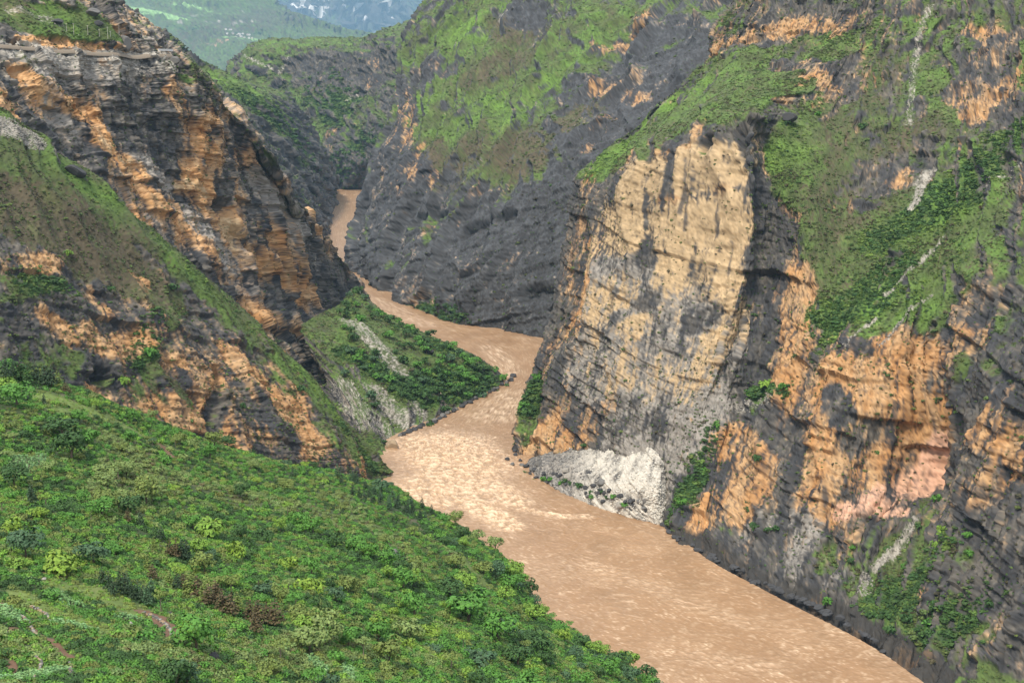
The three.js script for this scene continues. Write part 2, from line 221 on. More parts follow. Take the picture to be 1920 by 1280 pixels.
{ // the near canyon wall with the pale pillar, the grass slopes above it and the orange hollows
  const net = more(rows(
    [1100, 800, 1620, 1110, 740, 1630, 1130, 650, 1640, 1150, 560, 1650, 1180, 450, 1670, 1210, 370, 1690, 1300, 270, 1720, 1390, 160, 1760, 1420, 90, 1780, 1460, -40, 1800],
    [975, 852, 0, 984, 775, 1385, 1014, 670, 1410, 1044, 560, 1435, 1076, 430, 1460, 1094, 332, 1480, 1200, 237, 1540, 1320, 132, 1620, 1345, 55, 1650, 1385, -40, 1700],
    [1010, 868, 0, 1025, 790, 1330, 1050, 680, 1350, 1076, 570, 1372, 1106, 440, 1400, 1122, 335, 1425, 1215, 234, 1490, 1332, 122, 1580, 1372, 58, 1610, 1412, -40, 1660],
    [1080, 905, 0, 1090, 800, 1262, 1106, 690, 1283, 1126, 580, 1306, 1150, 440, 1335, 1166, 318, 1362, 1238, 228, 1440, 1350, 112, 1540, 1402, 60, 1570, 1440, -40, 1620],
    [1180, 965, 0, 1190, 850, 1168, 1205, 730, 1188, 1225, 600, 1210, 1252, 440, 1240, 1285, 250, 1280, 1340, 190, 1350, 1412, 132, 1440, 1470, 85, 1500, 1510, -40, 1560],
    [1243, 992, 0, 1262, 890, 1124, 1300, 760, 1142, 1346, 640, 1155, 1396, 470, 1170, 1402, 246, 1205, 1425, 190, 1300, 1474, 148, 1370, 1530, 85, 1450, 1580, -40, 1530],
    [1270, 1015, 0, 1294, 915, 1098, 1328, 780, 1128, 1374, 655, 1155, 1420, 480, 1188, 1440, 345, 1206, 1450, 250, 1270, 1512, 165, 1360, 1570, 88, 1450, 1620, -40, 1540],
    [1330, 1056, 0, 1350, 940, 1080, 1390, 800, 1112, 1440, 660, 1142, 1480, 500, 1172, 1490, 380, 1200, 1515, 290, 1250, 1570, 190, 1350, 1620, 90, 1450, 1665, -40, 1540],
    [1430, 1112, 0, 1450, 985, 1008, 1480, 860, 1040, 1520, 700, 1072, 1545, 632, 1095, 1585, 520, 1140, 1620, 415, 1195, 1664, 280, 1280, 1705, 120, 1390, 1742, -40, 1500],
    [1530, 1155, 0, 1560, 1030, 965, 1590, 900, 995, 1612, 770, 1022, 1640, 652, 1050, 1690, 540, 1092, 1732, 420, 1150, 1762, 280, 1240, 1792, 120, 1350, 1820, -40, 1470],
    [1620, 1215, 0, 1650, 1110, 910, 1700, 1000, 960, 1765, 890, 1000, 1760, 680, 1026, 1790, 560, 1055, 1830, 430, 1108, 1852, 290, 1190, 1872, 130, 1300, 1892, -40, 1420],
    [1680, 1258, 0, 1720, 1150, 865, 1772, 1010, 892, 1806, 870, 912, 1850, 700, 935, 1905, 560, 965, 1930, 430, 1025, 1942, 290, 1120, 1952, 130, 1240, 1962, -40, 1370],
    [1760, 1310, 0, 1800, 1200, 820, 1850, 1060, 840, 1890, 900, 858, 1930, 720, 876, 1980, 560, 905, 2010, 420, 965, 2030, 280, 1055, 2040, 120, 1170, 2050, -40, 1300],
    [1900, 1420, 0, 1940, 1300, 755, 1980, 1120, 775, 2030, 920, 790, 2080, 740, 810, 2120, 560, 840, 2150, 420, 900, 2170, 280, 990, 2180, 120, 1110, 2190, -40, 1240],
    [2080, 1560, 0, 2120, 1420, 690, 2160, 1230, 705, 2220, 1020, 718, 2270, 820, 735, 2310, 620, 762, 2340, 470, 815, 2360, 320, 900, 2370, 150, 1020, 2380, -40, 1150]), 40, -320, 260);
  const L = new Land(net, Math.round(625 * Q), Math.round(610 * Q));
  L.areas([
    ['cream', 0.9, 48, 1180, 350, 1290, 320, 1380, 300], ['cream', 0.9, 55, 1150, 430, 1280, 430, 1385, 410], ['cream', 0.8, 45, 1250, 510, 1370, 500], ['cream', 0.5, 30, 1110, 480, 1130, 400], ['orange', 0.7, 22, 1300, 250, 1260, 330],
    ['cream', 0.45, 40, 1110, 600, 1160, 700, 1200, 640], ['cream', 0.4, 30, 1300, 560, 1250, 700],
    ['grey', 1, 80, 1120, 540, 1200, 560, 1290, 600], ['grey', 1, 90, 1100, 680, 1220, 700, 1300, 640], ['grey', 0.95, 80, 1160, 800, 1250, 860, 1300, 760], ['orange', 0.5, 40, 1130, 430, 1100, 560, 1080, 700], ['orange', 0.5, 30, 1330, 300, 1390, 420, 1360, 520], ['cream', 0.6, 70, 1130, 560, 1230, 570, 1330, 590], ['cream', 0.6, 60, 1110, 690, 1190, 700, 1270, 700], ['orange', 0.5, 34, 1180, 600, 1200, 700, 1180, 780], ['cream', 0.6, 40, 1290, 560, 1280, 680], ['orange', 0.65, 26, 1060, 740, 1100, 780, 1150, 760], ['smooth', 0.9, 120, 1140, 420, 1330, 380, 1220, 600, 1260, 860], ['cream', 0.5, 70, 1120, 640, 1250, 560, 1340, 520], ['grey', 0.75, 50, 1130, 520, 1190, 510], ['grey', 0.75, 40, 1290, 570, 1310, 650, 1270, 760], ['grey', 0.7, 40, 1120, 720, 1200, 740], ['grey', 0.75, 35, 1250, 820, 1240, 930],
    ['dark', 0.55, 14, 1205, 465, 1200, 510], ['orange', 0.8, 34, 1240, 300, 1250, 370, 1290, 420], ['stain', 0.6, 14, 1238, 250, 1236, 400], ['dark', 0.9, 8, 1210, 330, 1206, 420], ['stain', 0.8, 12, 1290, 300, 1285, 420], ['orange', 0.7, 20, 1270, 300, 1265, 380], ['stain', 0.7, 10, 1345, 240, 1345, 440], ['stain', 0.6, 40, 1130, 500, 1160, 700], ['dark', 0.8, 15, 1140, 600, 1235, 560], ['dark', 0.5, 30, 1180, 760, 1150, 800, 1230, 800], ['dark', 0.6, 22, 1330, 590, 1300, 600], ['dark', 0.7, 16, 1255, 350, 1260, 300],
    ['orange', 0.9, 13, 1104, 450, 1090, 560, 1062, 620], ['orange', 0.8, 30, 1040, 790, 1000, 850], ['orange', 0.7, 24, 1190, 640, 1150, 700], ['orange', 0.75, 30, 1110, 800, 1060, 825], ['orange', 0.7, 22, 1170, 800, 1150, 840], ['rock', 0.9, 60, 1100, 600, 1060, 760], ['rock', 0.8, 50, 1200, 400, 1200, 780, 1320, 450],
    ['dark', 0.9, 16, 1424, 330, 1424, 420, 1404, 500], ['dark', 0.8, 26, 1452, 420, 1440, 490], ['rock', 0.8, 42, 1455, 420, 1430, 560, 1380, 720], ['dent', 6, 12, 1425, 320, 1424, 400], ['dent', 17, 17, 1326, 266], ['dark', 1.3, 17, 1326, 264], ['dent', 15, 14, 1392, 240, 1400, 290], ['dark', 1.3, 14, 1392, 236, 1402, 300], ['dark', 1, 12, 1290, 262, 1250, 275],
    ['orange', 0.8, 45, 1490, 540, 1490, 650, 1450, 790], ['orange', 1.1, 60, 1560, 720, 1640, 740, 1700, 660], ['orange', 1.05, 90, 1560, 850, 1650, 850, 1740, 820], ['orange', 0.95, 60, 1390, 840, 1410, 930, 1350, 960], ['orange', 0.7, 40, 1510, 920, 1560, 960], ['orange', 0.6, 36, 1850, 650, 1800, 640], ['orange', 0.6, 46, 1850, 800, 1900, 860, 1840, 920],
    ['orange', 0.5, 28, 1340, 1010, 1340, 1050], ['orange', 0.5, 34, 1735, 1110, 1760, 1060], ['orange', 0.6, 30, 1890, 150, 1830, 210], ['orange', 0.6, 26, 1820, 60, 1860, 60], ['orange', 0.4, 24, 1700, 320, 1630, 370, 1520, 400],
    ['pink', 0.75, 40, 1640, 945, 1710, 910, 1765, 850], ['pink', 0.7, 26, 1580, 960, 1690, 965], ['dent', 9, 70, 1660, 850, 1730, 860],
    ['grey', 0.8, 34, 1520, 980, 1490, 1060, 1470, 1100], ['grey', 0.5, 22, 1560, 1090, 1640, 1080], ['grey', 0.5, 26, 1400, 1000, 1500, 960],
    ['dark', 0.8, 26, 1580, 770, 1560, 740], ['dark', 0.8, 24, 1640, 800, 1600, 830], ['dark', 0.7, 34, 1500, 850, 1480, 900], ['dark', 0.8, 50, 1660, 1050, 1600, 1140, 1700, 1180], ['dark', 0.6, 60, 1840, 1100, 1800, 1180], ['dark', 0.8, 30, 1470, 820, 1420, 760], ['dark', 0.7, 26, 1300, 900, 1280, 960],
    ['rock', 0.9, 34, 1345, 100, 1440, 70, 1570, 25], ['orange', 0.75, 26, 1350, 95, 1440, 62, 1540, 40], ['rock', 0.9, 40, 1480, 120, 1570, 140], ['orange', 0.6, 26, 1500, 150, 1560, 150], ['rock', 0.7, 30, 1580, 170], ['rock', 0.6, 46, 1860, 90, 1820, 180, 1900, 200], ['rock', 0.35, 40, 1640, 330, 1560, 380, 1700, 300], ['rock', 0.5, 30, 1700, 700, 1760, 640, 1560, 680],
    ['dent', 7, 14, 1335, 108, 1420, 78], ['dark', 0.6, 26, 1560, 90, 1480, 110],
    ['rock', 1, 80, 1560, 780, 1700, 780, 1640, 900], ['rock', 0.7, 60, 1380, 900, 1450, 1000], ['rock', 0.7, 50, 1850, 760, 1870, 900],
    ['grass', 0.6, 60, 1170, 290, 1290, 200, 1420, 150], ['grass', 0.6, 80, 1500, 280, 1560, 420, 1580, 560], ['grass', 0.5, 90, 1700, 400, 1800, 420, 1750, 560], ['lush', 0.7, 40, 1130, 310, 1220, 220, 1330, 150], ['lush', 0.6, 40, 1450, 200, 1520, 260, 1440, 290], ['lush', 0.6, 30, 1760, 520, 1700, 600, 1840, 440],
    ['dull', 0.5, 70, 1560, 400, 1650, 330, 1700, 260], ['dull', 0.3, 60, 1560, 520, 1640, 470], ['dull', 0.4, 50, 1800, 640, 1840, 560], ['dull', 0.4, 60, 1640, 120, 1560, 280],
    ['bush', 0.5, 70, 1680, 430, 1800, 360, 1910, 240], ['lush', 0.7, 80, 1690, 430, 1800, 360, 1910, 250], ['bush', 0.4, 60, 1640, 560, 1560, 600, 1680, 500], ['lush', 0.5, 60, 1640, 560, 1560, 600], ['bush', 0.9, 17, 1412, 738, 1470, 728], ['grass', 0.8, 17, 1412, 738, 1470, 728], ['bush', 1, 20, 1000, 715, 990, 765], ['grass', 0.9, 20, 1000, 715, 990, 765],
    ['grass', 0.5, 22, 1340, 800, 1310, 890, 1270, 970], ['bush', 0.6, 20, 1340, 800, 1310, 890, 1270, 970], ['orange', 0.7, 16, 1330, 1040, 1345, 1060], ['orange', 0.6, 14, 1452, 1112, 1440, 1095], ['orange', 0.65, 16, 1535, 1140, 1620, 1205], ['orange', 0.6, 18, 1690, 1255, 1740, 1240], ['bush', 0.6, 14, 1380, 1070, 1420, 1090], ['bush', 0.6, 14, 1490, 1120, 1590, 1180], ['rock', 0.9, 44, 1270, 1005, 1430, 1085, 1540, 1135, 1640, 1205, 1740, 1280], ['grass', 0.15, 50, 1680, 1100, 1620, 1180, 1770, 1020], ['bush', 0.5, 50, 1680, 1100, 1620, 1180, 1770, 1020], ['grass', 0.2, 46, 1760, 1180, 1850, 1120, 1740, 1220], ['bush', 0.5, 50, 1760, 1180, 1850, 1120], ['grass', 0.7, 40, 1770, 760, 1800, 700, 1800, 800], ['bush', 0.5, 30, 1770, 760, 1800, 800],
    ['scree', 1, 15, 1735, 318, 1722, 350, 1714, 388], ['scree', 0.62, 8, 1742, 8, 1728, 40, 1716, 110, 1708, 190, 1706, 230], ['scree', 0.75, 5, 1912, 305, 1850, 350], ['scree', 0.78, 5, 1770, 440, 1720, 495, 1660, 550], ['scree', 0.7, 4, 1640, 590, 1590, 655], ['scree', 0.7, 4, 1742, 545, 1690, 600, 1645, 640], ['scree', 0.9, 10, 1720, 985, 1680, 1030, 1640, 1065], ['scree', 0.6, 12, 1625, 1080, 1622, 1110], ['scree', 0.5, 14, 1390, 760, 1450, 742],
  ]);
  cliffs(L, { seed: 1, ribs: 12, ribL: 62, stretch: 4, green: -0.14, fine: 1, dip: 0.08, bed: 11, row: 0.3, orange: 0.0, grey: 0.0, wet: 1 });
  fin('wall', L, 'canyon_wall', 'near canyon wall with a pale cream rock pillar, orange hollows and grass slopes above', 'canyon wall');
}
{ // the mountain beyond it, grass ribs above grey cliffs
  const net = rows(
    [700, 480, 2950, 700, 440, 2980, 720, 380, 3010, 740, 300, 3050, 755, 245, 3080, 775, 180, 3120, 790, 100, 3160, 830, 40, 3210, 880, -40, 3280],
    [655, 502, 0, 656, 455, 2690, 680, 385, 2715, 702, 300, 2745, 722, 248, 2775, 742, 185, 2830, 750, 115, 2890, 775, 45, 2960, 835, -50, 3070],
    [695, 532, 0, 708, 470, 2470, 735, 400, 2490, 765, 320, 2515, 790, 260, 2560, 815, 200, 2640, 840, 120, 2740, 880, 40, 2860, 930, -50, 3000],
    [745, 563, 0, 770, 500, 2280, 805, 430, 2300, 850, 350, 2330, 880, 280, 2385, 905, 215, 2470, 935, 135, 2590, 975, 45, 2730, 1015, -50, 2880],
    [830, 600, 0, 855, 530, 2095, 890, 450, 2120, 935, 370, 2155, 975, 290, 2215, 1005, 220, 2310, 1035, 135, 2440, 1075, 45, 2590, 1115, -50, 2750],
    [920, 620, 0, 945, 545, 2005, 985, 460, 2030, 1030, 375, 2065, 1075, 290, 2120, 1110, 215, 2210, 1145, 130, 2330, 1185, 45, 2480, 1225, -50, 2640],
    [1015, 638, 0, 1040, 560, 1930, 1085, 470, 1955, 1135, 380, 1990, 1180, 290, 2035, 1220, 215, 2100, 1260, 130, 2190, 1300, 45, 2310, 1340, -50, 2450],
    [1120, 655, 0, 1150, 580, 1865, 1200, 480, 1885, 1250, 390, 1915, 1300, 295, 1955, 1340, 215, 2005, 1380, 130, 2080, 1420, 45, 2190, 1460, -50, 2310],
    [1240, 670, 0, 1270, 600, 1810, 1310, 500, 1830, 1360, 400, 1860, 1410, 300, 1895, 1460, 215, 1945, 1500, 130, 2010, 1540, 45, 2100, 1580, -50, 2210]);
  const L = new Land(more(net, 60, -200, 300), Math.round(370 * Q), Math.round(400 * Q));
  L.areas([
    ['grass', 0.6, 70, 800, 240, 900, 280, 980, 300], ['grass', 0.6, 90, 860, 120, 1000, 140, 1100, 60], ['grass', 0.5, 60, 800, 80, 900, 20], ['lush', 0.6, 50, 800, 190, 860, 200, 960, 230], ['lush', 0.7, 40, 900, 60, 860, 60], ['lush', 0.5, 50, 1030, 160, 1100, 90], ['lush', 0.5, 30, 870, 250, 990, 200],
    ['rock', 0.8, 60, 720, 300, 760, 380, 720, 450], ['rock', 0.7, 90, 1100, 330, 1200, 200, 1280, 100], ['rock', 0.8, 100, 860, 480, 980, 520, 1000, 420], ['rock', 0.5, 60, 1150, 150, 1230, 60], ['rock', 0.6, 30, 830, 130, 790, 130],
    ['orange', 0.6, 24, 745, 220, 755, 280], ['orange', 0.55, 30, 755, 190, 765, 280], ['orange', 0.5, 26, 790, 280, 800, 330], ['orange', 0.4, 40, 740, 330, 780, 340], ['orange', 0.4, 22, 815, 125, 850, 125], ['orange', 0.7, 30, 1110, 90, 1190, 70, 1210, 20], ['orange', 0.5, 24, 1115, 165, 1190, 180], ['orange', 0.4, 30, 1040, 270, 960, 310], ['orange', 0.35, 30, 960, 340, 900, 350], ['orange', 0.4, 18, 790, 430, 960, 410], ['orange', 0.3, 30, 960, 470, 900, 500], ['orange', 0.4, 22, 1140, 230, 1100, 280],
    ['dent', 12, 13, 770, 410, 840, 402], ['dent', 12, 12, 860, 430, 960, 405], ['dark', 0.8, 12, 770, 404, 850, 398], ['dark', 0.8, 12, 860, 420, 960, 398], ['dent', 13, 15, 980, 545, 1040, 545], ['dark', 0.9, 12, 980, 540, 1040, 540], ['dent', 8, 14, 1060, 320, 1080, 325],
    ['grass', 0.5, 30, 890, 330, 930, 305], ['grass', 0.4, 20, 870, 390], ['grass', 0.9, 22, 770, 590, 830, 590, 870, 600], ['bush', 1, 22, 770, 585, 830, 585, 870, 600], ['flat', 0.8, 22, 770, 590, 870, 600],
    ['dull', 0.9, 60, 900, 250, 1000, 290, 1090, 220], ['dull', 0.9, 50, 780, 300, 850, 330], ['dull', 0.8, 50, 960, 110, 880, 150, 840, 200], ['dull', 0.8, 40, 1000, 60, 930, 40], ['rock', 0.5, 30, 1000, 30, 950, 10], ['scree', 0.6, 8, 945, 15, 935, 35],
  ]);
  cliffs(L, { seed: 2, ribs: 30, ribL: 95, stretch: 6, green: -0.2, fine: 0.9, dip: -0.3, bed: 11, row: 0.25, orange: -0.22, grey: 0.05, wet: 1, cool: 1 });
  fin('mount', L, 'mountain', 'grey cliffed mountain with bright grass ribs rising from the river bend', 'mountain');
}
const pick = (solve, cols, off = 0) => cols.map((c) => { const r = []; for (let k = 0; k < c.length; k += 2) { const [a, b] = ray(c[k], c[k + 1]); r.push([c[k], c[k + 1], solve(a, b) + off]); } return r; });
{ // the spur on the near side: grass spine, dark and orange rock faces
  const plane = (a, b) => 1434.6 / (-b - 1.43 * a + 0.75);
  const net = pick(plane, [
    [738, 960, 737, 935, 736, 912, 735, 902, 733, 893, 730, 886], [715, 985, 712, 955, 708, 925, 704, 900, 700, 880, 696, 866], [650, 980, 645, 935, 640, 890, 636, 850, 632, 815, 630, 788], [560, 960, 556, 900, 552, 840, 548, 785, 545, 735, 543, 690],
    [460, 920, 455, 845, 452, 775, 450, 710, 448, 650, 446, 590], [350, 880, 345, 800, 340, 720, 336, 640, 333, 560, 330, 486], [230, 830, 225, 740, 220, 650, 215, 560, 212, 470, 210, 382], [110, 790, 105, 690, 100, 590, 95, 490, 92, 385, 90, 282], [0, 770, -5, 660, -8, 550, -10, 440, -12, 330, -12, 216], [-140, 740, -145, 620, -150, 500, -150, 380, -150, 250, -150, 130]]);
  const bulge = [0, -6, -12, -14, -8, 0];
  net.forEach((c, i) => { c.forEach((p, j) => { p[2] += bulge[j] * (i > 1 && i < 9 ? 1.6 : 0.3); }); const s = c[5]; c.push([s[0] + 22, s[1] + 6, s[2] + 30], [s[0] + 40, s[1] + 60, s[2] + 90], [s[0] + 40, s[1] + 140, s[2] + 130]); });
  const L = new Land(net, Math.round(420 * Q), Math.round(290 * Q), { sink: false });
  L.areas([
    ['grass', 0.8, 34, 60, 300, 200, 390, 300, 470], ['grass', 0.7, 30, 300, 470, 380, 540, 440, 580], ['lush', 0.5, 24, 110, 300, 230, 400, 330, 480, 400, 550], ['grass', 0.9, 90, 40, 380, 120, 430, 200, 470], ['dull', 1.1, 100, 30, 400, 130, 440, 240, 510], ['grass', 0.5, 24, 560, 690, 620, 760, 680, 830], ['lush', 0.4, 18, 560, 700, 640, 800, 690, 850], ['bush', 0.5, 18, 640, 800, 700, 870],
    ['grass', 0.4, 40, 40, 530, 130, 545], ['bush', 0.4, 30, 40, 530, 130, 545], ['grass', 0.4, 34, 290, 620, 330, 560], ['bush', 0.5, 24, 290, 600, 250, 690], ['grass', 0.4, 40, 120, 670, 60, 660], ['grass', 0.35, 40, 340, 740, 280, 720], ['dull', 0.8, 40, 330, 740],
    ['rock', 0.6, 60, 150, 580, 260, 600], ['rock', 0.6, 60, 380, 640, 470, 700, 560, 820], ['rock', 0.5, 40, 30, 495, 90, 495], ['rock', 0.5, 30, 260, 520, 200, 540],
    ['orange', 0.85, 20, 15, 500, 100, 498], ['orange', 0.9, 26, 80, 590, 130, 625, 175, 625], ['orange', 0.85, 30, 190, 650, 230, 650, 270, 640], ['orange', 0.7, 20, 250, 510, 275, 535], ['orange', 0.6, 18, 180, 545, 200, 580], ['orange', 0.6, 24, 410, 650, 470, 690], ['orange', 0.6, 24, 400, 660, 420, 760], ['orange', 0.6, 30, 480, 700, 560, 780, 600, 830], ['orange', 0.7, 24, 560, 760, 590, 850], ['orange', 0.7, 14, 160, 730, 190, 745], ['orange', 0.5, 40, 300, 770, 420, 820, 520, 840], ['orange', 0.5, 16, 320, 670, 345, 680],
    ['dark', 0.8, 40, 80, 640, 40, 600], ['dark', 0.7, 30, 140, 570, 60, 560], ['dark', 0.7, 24, 205, 700, 180, 690], ['dark', 0.8, 16, 420, 740, 400, 820], ['dark', 0.7, 20, 520, 790, 540, 840], ['dark', 0.8, 20, 690, 870, 720, 900], ['grey', 0.5, 24, 30, 250, 90, 290],
    ['bush', 0.6, 12, 290, 660, 260, 680], ['grass', 0.6, 12, 290, 660, 260, 680], ['scree', 0.85, 24, 0, 240, 60, 265], ['dent', 9, 16, 190, 700], ['dent', 8, 12, 415, 690, 400, 780],
  ]);
  cliffs(L, { seed: 3, ribs: 11, ribL: 52, stretch: 3, green: 0.02, fine: 0.9, dip: 0.3, bed: 10, fall: 1.2, dir: [0.46, -0.89], orange: 0.08, grey: 0.02 });
  fin('spur', L, 'rocky_spur', 'grass topped rocky spur with dark and orange faces above the green hillside', 'spur');
}
{ // the main cliff of that side
  const net = rows(
    [640, 760, 1657, 570, 730, 1554, 480, 690, 1407, 370, 610, 1333, 280, 530, 1284, 180, 450, 1222, 80, 360, 1178, -20, 280, 1116, -140, 180, 1090, -280, 60, 1080],
    [655, 700, 1717, 590, 672, 1614, 490, 640, 1467, 390, 560, 1393, 300, 480, 1344, 200, 400, 1282, 100, 310, 1238, 0, 240, 1176, -120, 130, 1150, -260, 10, 1140],
    [672, 640, 1820, 600, 600, 1734, 510, 540, 1584, 420, 460, 1484, 330, 370, 1416, 240, 290, 1353, 140, 200, 1311, 50, 130, 1263, -60, 50, 1244, -200, -60, 1243],
    [685, 612, 1920, 630, 540, 1850, 560, 460, 1696, 470, 370, 1572, 390, 290, 1485, 300, 200, 1421, 220, 130, 1382, 130, 70, 1348, 20, 0, 1336, -120, -100, 1341],
    [695, 600, 2012, 655, 510, 1957, 590, 430, 1800, 520, 330, 1652, 440, 240, 1549, 360, 155, 1485, 285, 95, 1447, 210, 30, 1425, 120, -40, 1420, 0, -120, 1433],
    [696, 598, 2090, 664, 551, 2050, 617, 487, 1890, 558, 407, 1720, 488, 270, 1610, 408, 175, 1545, 345, 112, 1510, 288, 70, 1500, 222, -3, 1500, 130, -90, 1520]);
  const last = net[5].map(([x, y, d], j) => [x - 22 + (j === 0 ? 16 : 0), y + 22, d + 190]); net.push(last, last.map(([x, y, d]) => [x - 60, y + 60, d + 260]));
  const L = new Land(net, Math.round(380 * Q), Math.round(500 * Q), { sink: false });
  L.areas([
    ['rock', 0.9, 90, 120, 240, 260, 300, 380, 400, 480, 500, 580, 590], ['rock', 0.9, 60, 320, 210, 420, 320, 520, 420, 640, 560],
    ['orange', 0.85, 20, 40, 130, 70, 170], ['orange', 0.8, 22, 0, 180, 30, 200], ['orange', 0.9, 22, 120, 190, 160, 215, 200, 270], ['orange', 0.95, 26, 180, 260, 200, 290, 260, 320], ['orange', 0.8, 22, 260, 350, 290, 390], ['orange', 0.8, 20, 320, 170, 350, 230], ['orange', 0.8, 22, 390, 220, 370, 260, 410, 300], ['orange', 0.95, 34, 350, 330, 400, 380, 430, 420], ['orange', 0.6, 22, 450, 290, 480, 310], ['orange', 0.8, 20, 210, 120, 230, 140], ['orange', 0.8, 30, 480, 470, 520, 520, 570, 560], ['orange', 0.7, 26, 500, 430, 560, 510, 600, 560], ['orange', 0.6, 26, 470, 580, 520, 600], ['orange', 0.5, 30, 330, 430, 400, 500, 440, 540], ['orange', 0.7, 12, 560, 620, 520, 600],
    ['grey', 0.75, 24, 360, 420, 420, 480, 440, 530], ['grey', 0.5, 18, 260, 300, 330, 350], ['grey', 0.6, 16, 60, 160, 140, 250], ['grey', 0.6, 18, 420, 500, 400, 460],
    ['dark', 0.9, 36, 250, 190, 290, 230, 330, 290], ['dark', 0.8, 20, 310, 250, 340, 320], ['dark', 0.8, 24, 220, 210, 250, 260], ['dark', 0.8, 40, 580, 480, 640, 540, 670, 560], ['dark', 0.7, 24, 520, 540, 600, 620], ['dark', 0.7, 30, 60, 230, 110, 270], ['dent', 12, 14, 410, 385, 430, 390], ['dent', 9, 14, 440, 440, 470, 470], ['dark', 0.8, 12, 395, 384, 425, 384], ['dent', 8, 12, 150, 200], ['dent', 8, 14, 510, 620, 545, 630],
    ['grass', 1.1, 50, -20, 10, 20, 20, 60, 30, 140, 40, 200, 70], ['orange', 0.7, 12, 20, 78, 130, 84, 220, 92], ['scree', 0.7, 22, 10, 92, 130, 106, 230, 116, 310, 122], ['lush', 0.4, 40, 100, 30, 190, 70], ['grass', 0.6, 20, 330, 130, 380, 160, 460, 250], ['grass', 0.4, 24, 130, 130, 180, 150], ['grass', 0.5, 12, 90, 180, 130, 240], ['flat', 0.7, 60, 60, 40, 180, 60], ['smooth', 0.5, 24, 345, 112, 408, 175, 488, 270, 558, 407, 617, 487, 664, 551], ['flat', 0.25, 24, 345, 112, 408, 175, 488, 270, 558, 407, 617, 487, 664, 551], ['grass', 0.75, 24, 40, 112, 140, 130, 240, 140, 330, 150], ['dull', 0.8, 26, 40, 112, 140, 130, 240, 140, 330, 150], ['grey', 0.7, 26, 30, 110, 140, 128, 250, 130], ['grass', 0.6, 20, 380, 180, 430, 230, 500, 310], ['grass', 0.5, 16, 200, 250, 160, 230, 260, 330], ['grass', 0.5, 18, 520, 480, 600, 580, 640, 620], ['grass', 0.5, 16, 330, 300, 420, 400], ['grey', 0.7, 24, 480, 330, 540, 400, 600, 500], ['cream', 0.6, 22, 340, 340, 390, 380, 440, 440], ['cream', 0.5, 18, 190, 270, 250, 310], ['rock', 0.8, 18, 230, 30, 200, 0], ['grey', 0.7, 14, 240, 45, 280, 70], ['dark', 0.7, 14, 210, 20, 180, 5],
    ['scree', 0.95, 8, 0, 75, 60, 82, 120, 92], ['scree', 0.9, 9, 120, 92, 230, 98, 320, 104], ['scree', 0.6, 12, 40, 100, 160, 110, 250, 120], ['scree', 0.75, 8, 250, 110, 330, 128], ['scree', 0.55, 12, 110, 40, 20, 20], ['orange', 0.8, 8, 30, 70, 120, 74, 200, 84], ['rock', 0.6, 22, 60, 85, 250, 100],
  ]);
  cliffs(L, { seed: 4, ribs: 20, ribL: 56, stretch: 5, green: -0.3, fine: 1.15, dip: 0.16, bed: 13, fall: 1.3, dir: [0.3, -1], pale: 1.25, orange: 0.07, grey: 0.38, wet: 1, streak: 0.55 });
  fin('cliff', L, 'cliff', 'long fractured cliff streaked orange and black under the mountain road', 'cliff');
}
{ // the green ridge behind it
  const net = rows(
    [520, 470, 3150, 470, 420, 2900, 400, 330, 2800, 320, 230, 2750, 255, 150, 2800, 200, 90, 2850],
    [600, 444, 3250, 560, 390, 3000, 480, 300, 2900, 400, 200, 2850, 335, 125, 2900, 280, 60, 2950],
    [606, 430, 0, 570, 345, 3330, 508, 262, 3260, 440, 190, 3230, 380, 132, 3250, 320, 70, 3300],
    [618, 405, 0, 592, 330, 3600, 536, 245, 3500, 470, 180, 3450, 395, 133, 3450, 330, 90, 3450],
    [627, 373, 0, 617, 318, 4020, 584, 238, 3920, 538, 184, 3850, 440, 149, 3850, 345, 110, 3850],
    [632, 360, 4700, 622, 325, 4400, 590, 262, 4300, 545, 205, 4250, 450, 170, 4250, 350, 130, 4250]);
  const L = new Land(net, Math.round(190 * Q), Math.round(230 * Q), { sink: false });
  L.areas([['grass', 0.5, 70, 380, 140, 470, 190, 540, 250], ['lush', 0.6, 40, 400, 150, 460, 170, 500, 200], ['lush', 0.5, 26, 560, 260, 590, 320], ['bush', 0.6, 50, 480, 200, 560, 270, 590, 310], ['rock', 0.9, 26, 618, 350, 612, 400, 590, 400], ['rock', 0.6, 24, 520, 270, 550, 330], ['orange', 0.5, 18, 520, 280, 540, 320], ['dark', 0.6, 20, 600, 340, 612, 390]]);
  cliffs(L, { seed: 5, ribs: 26, ribL: 150, stretch: 3, green: -0.1, fine: 1.6, dip: 0.2, bed: 18, orange: -0.25, grey: -0.2 });
  fin('ridge', L, 'green_ridge_hill', 'bush covered green ridge dropping to the farthest bend of the river', 'ridge');
}
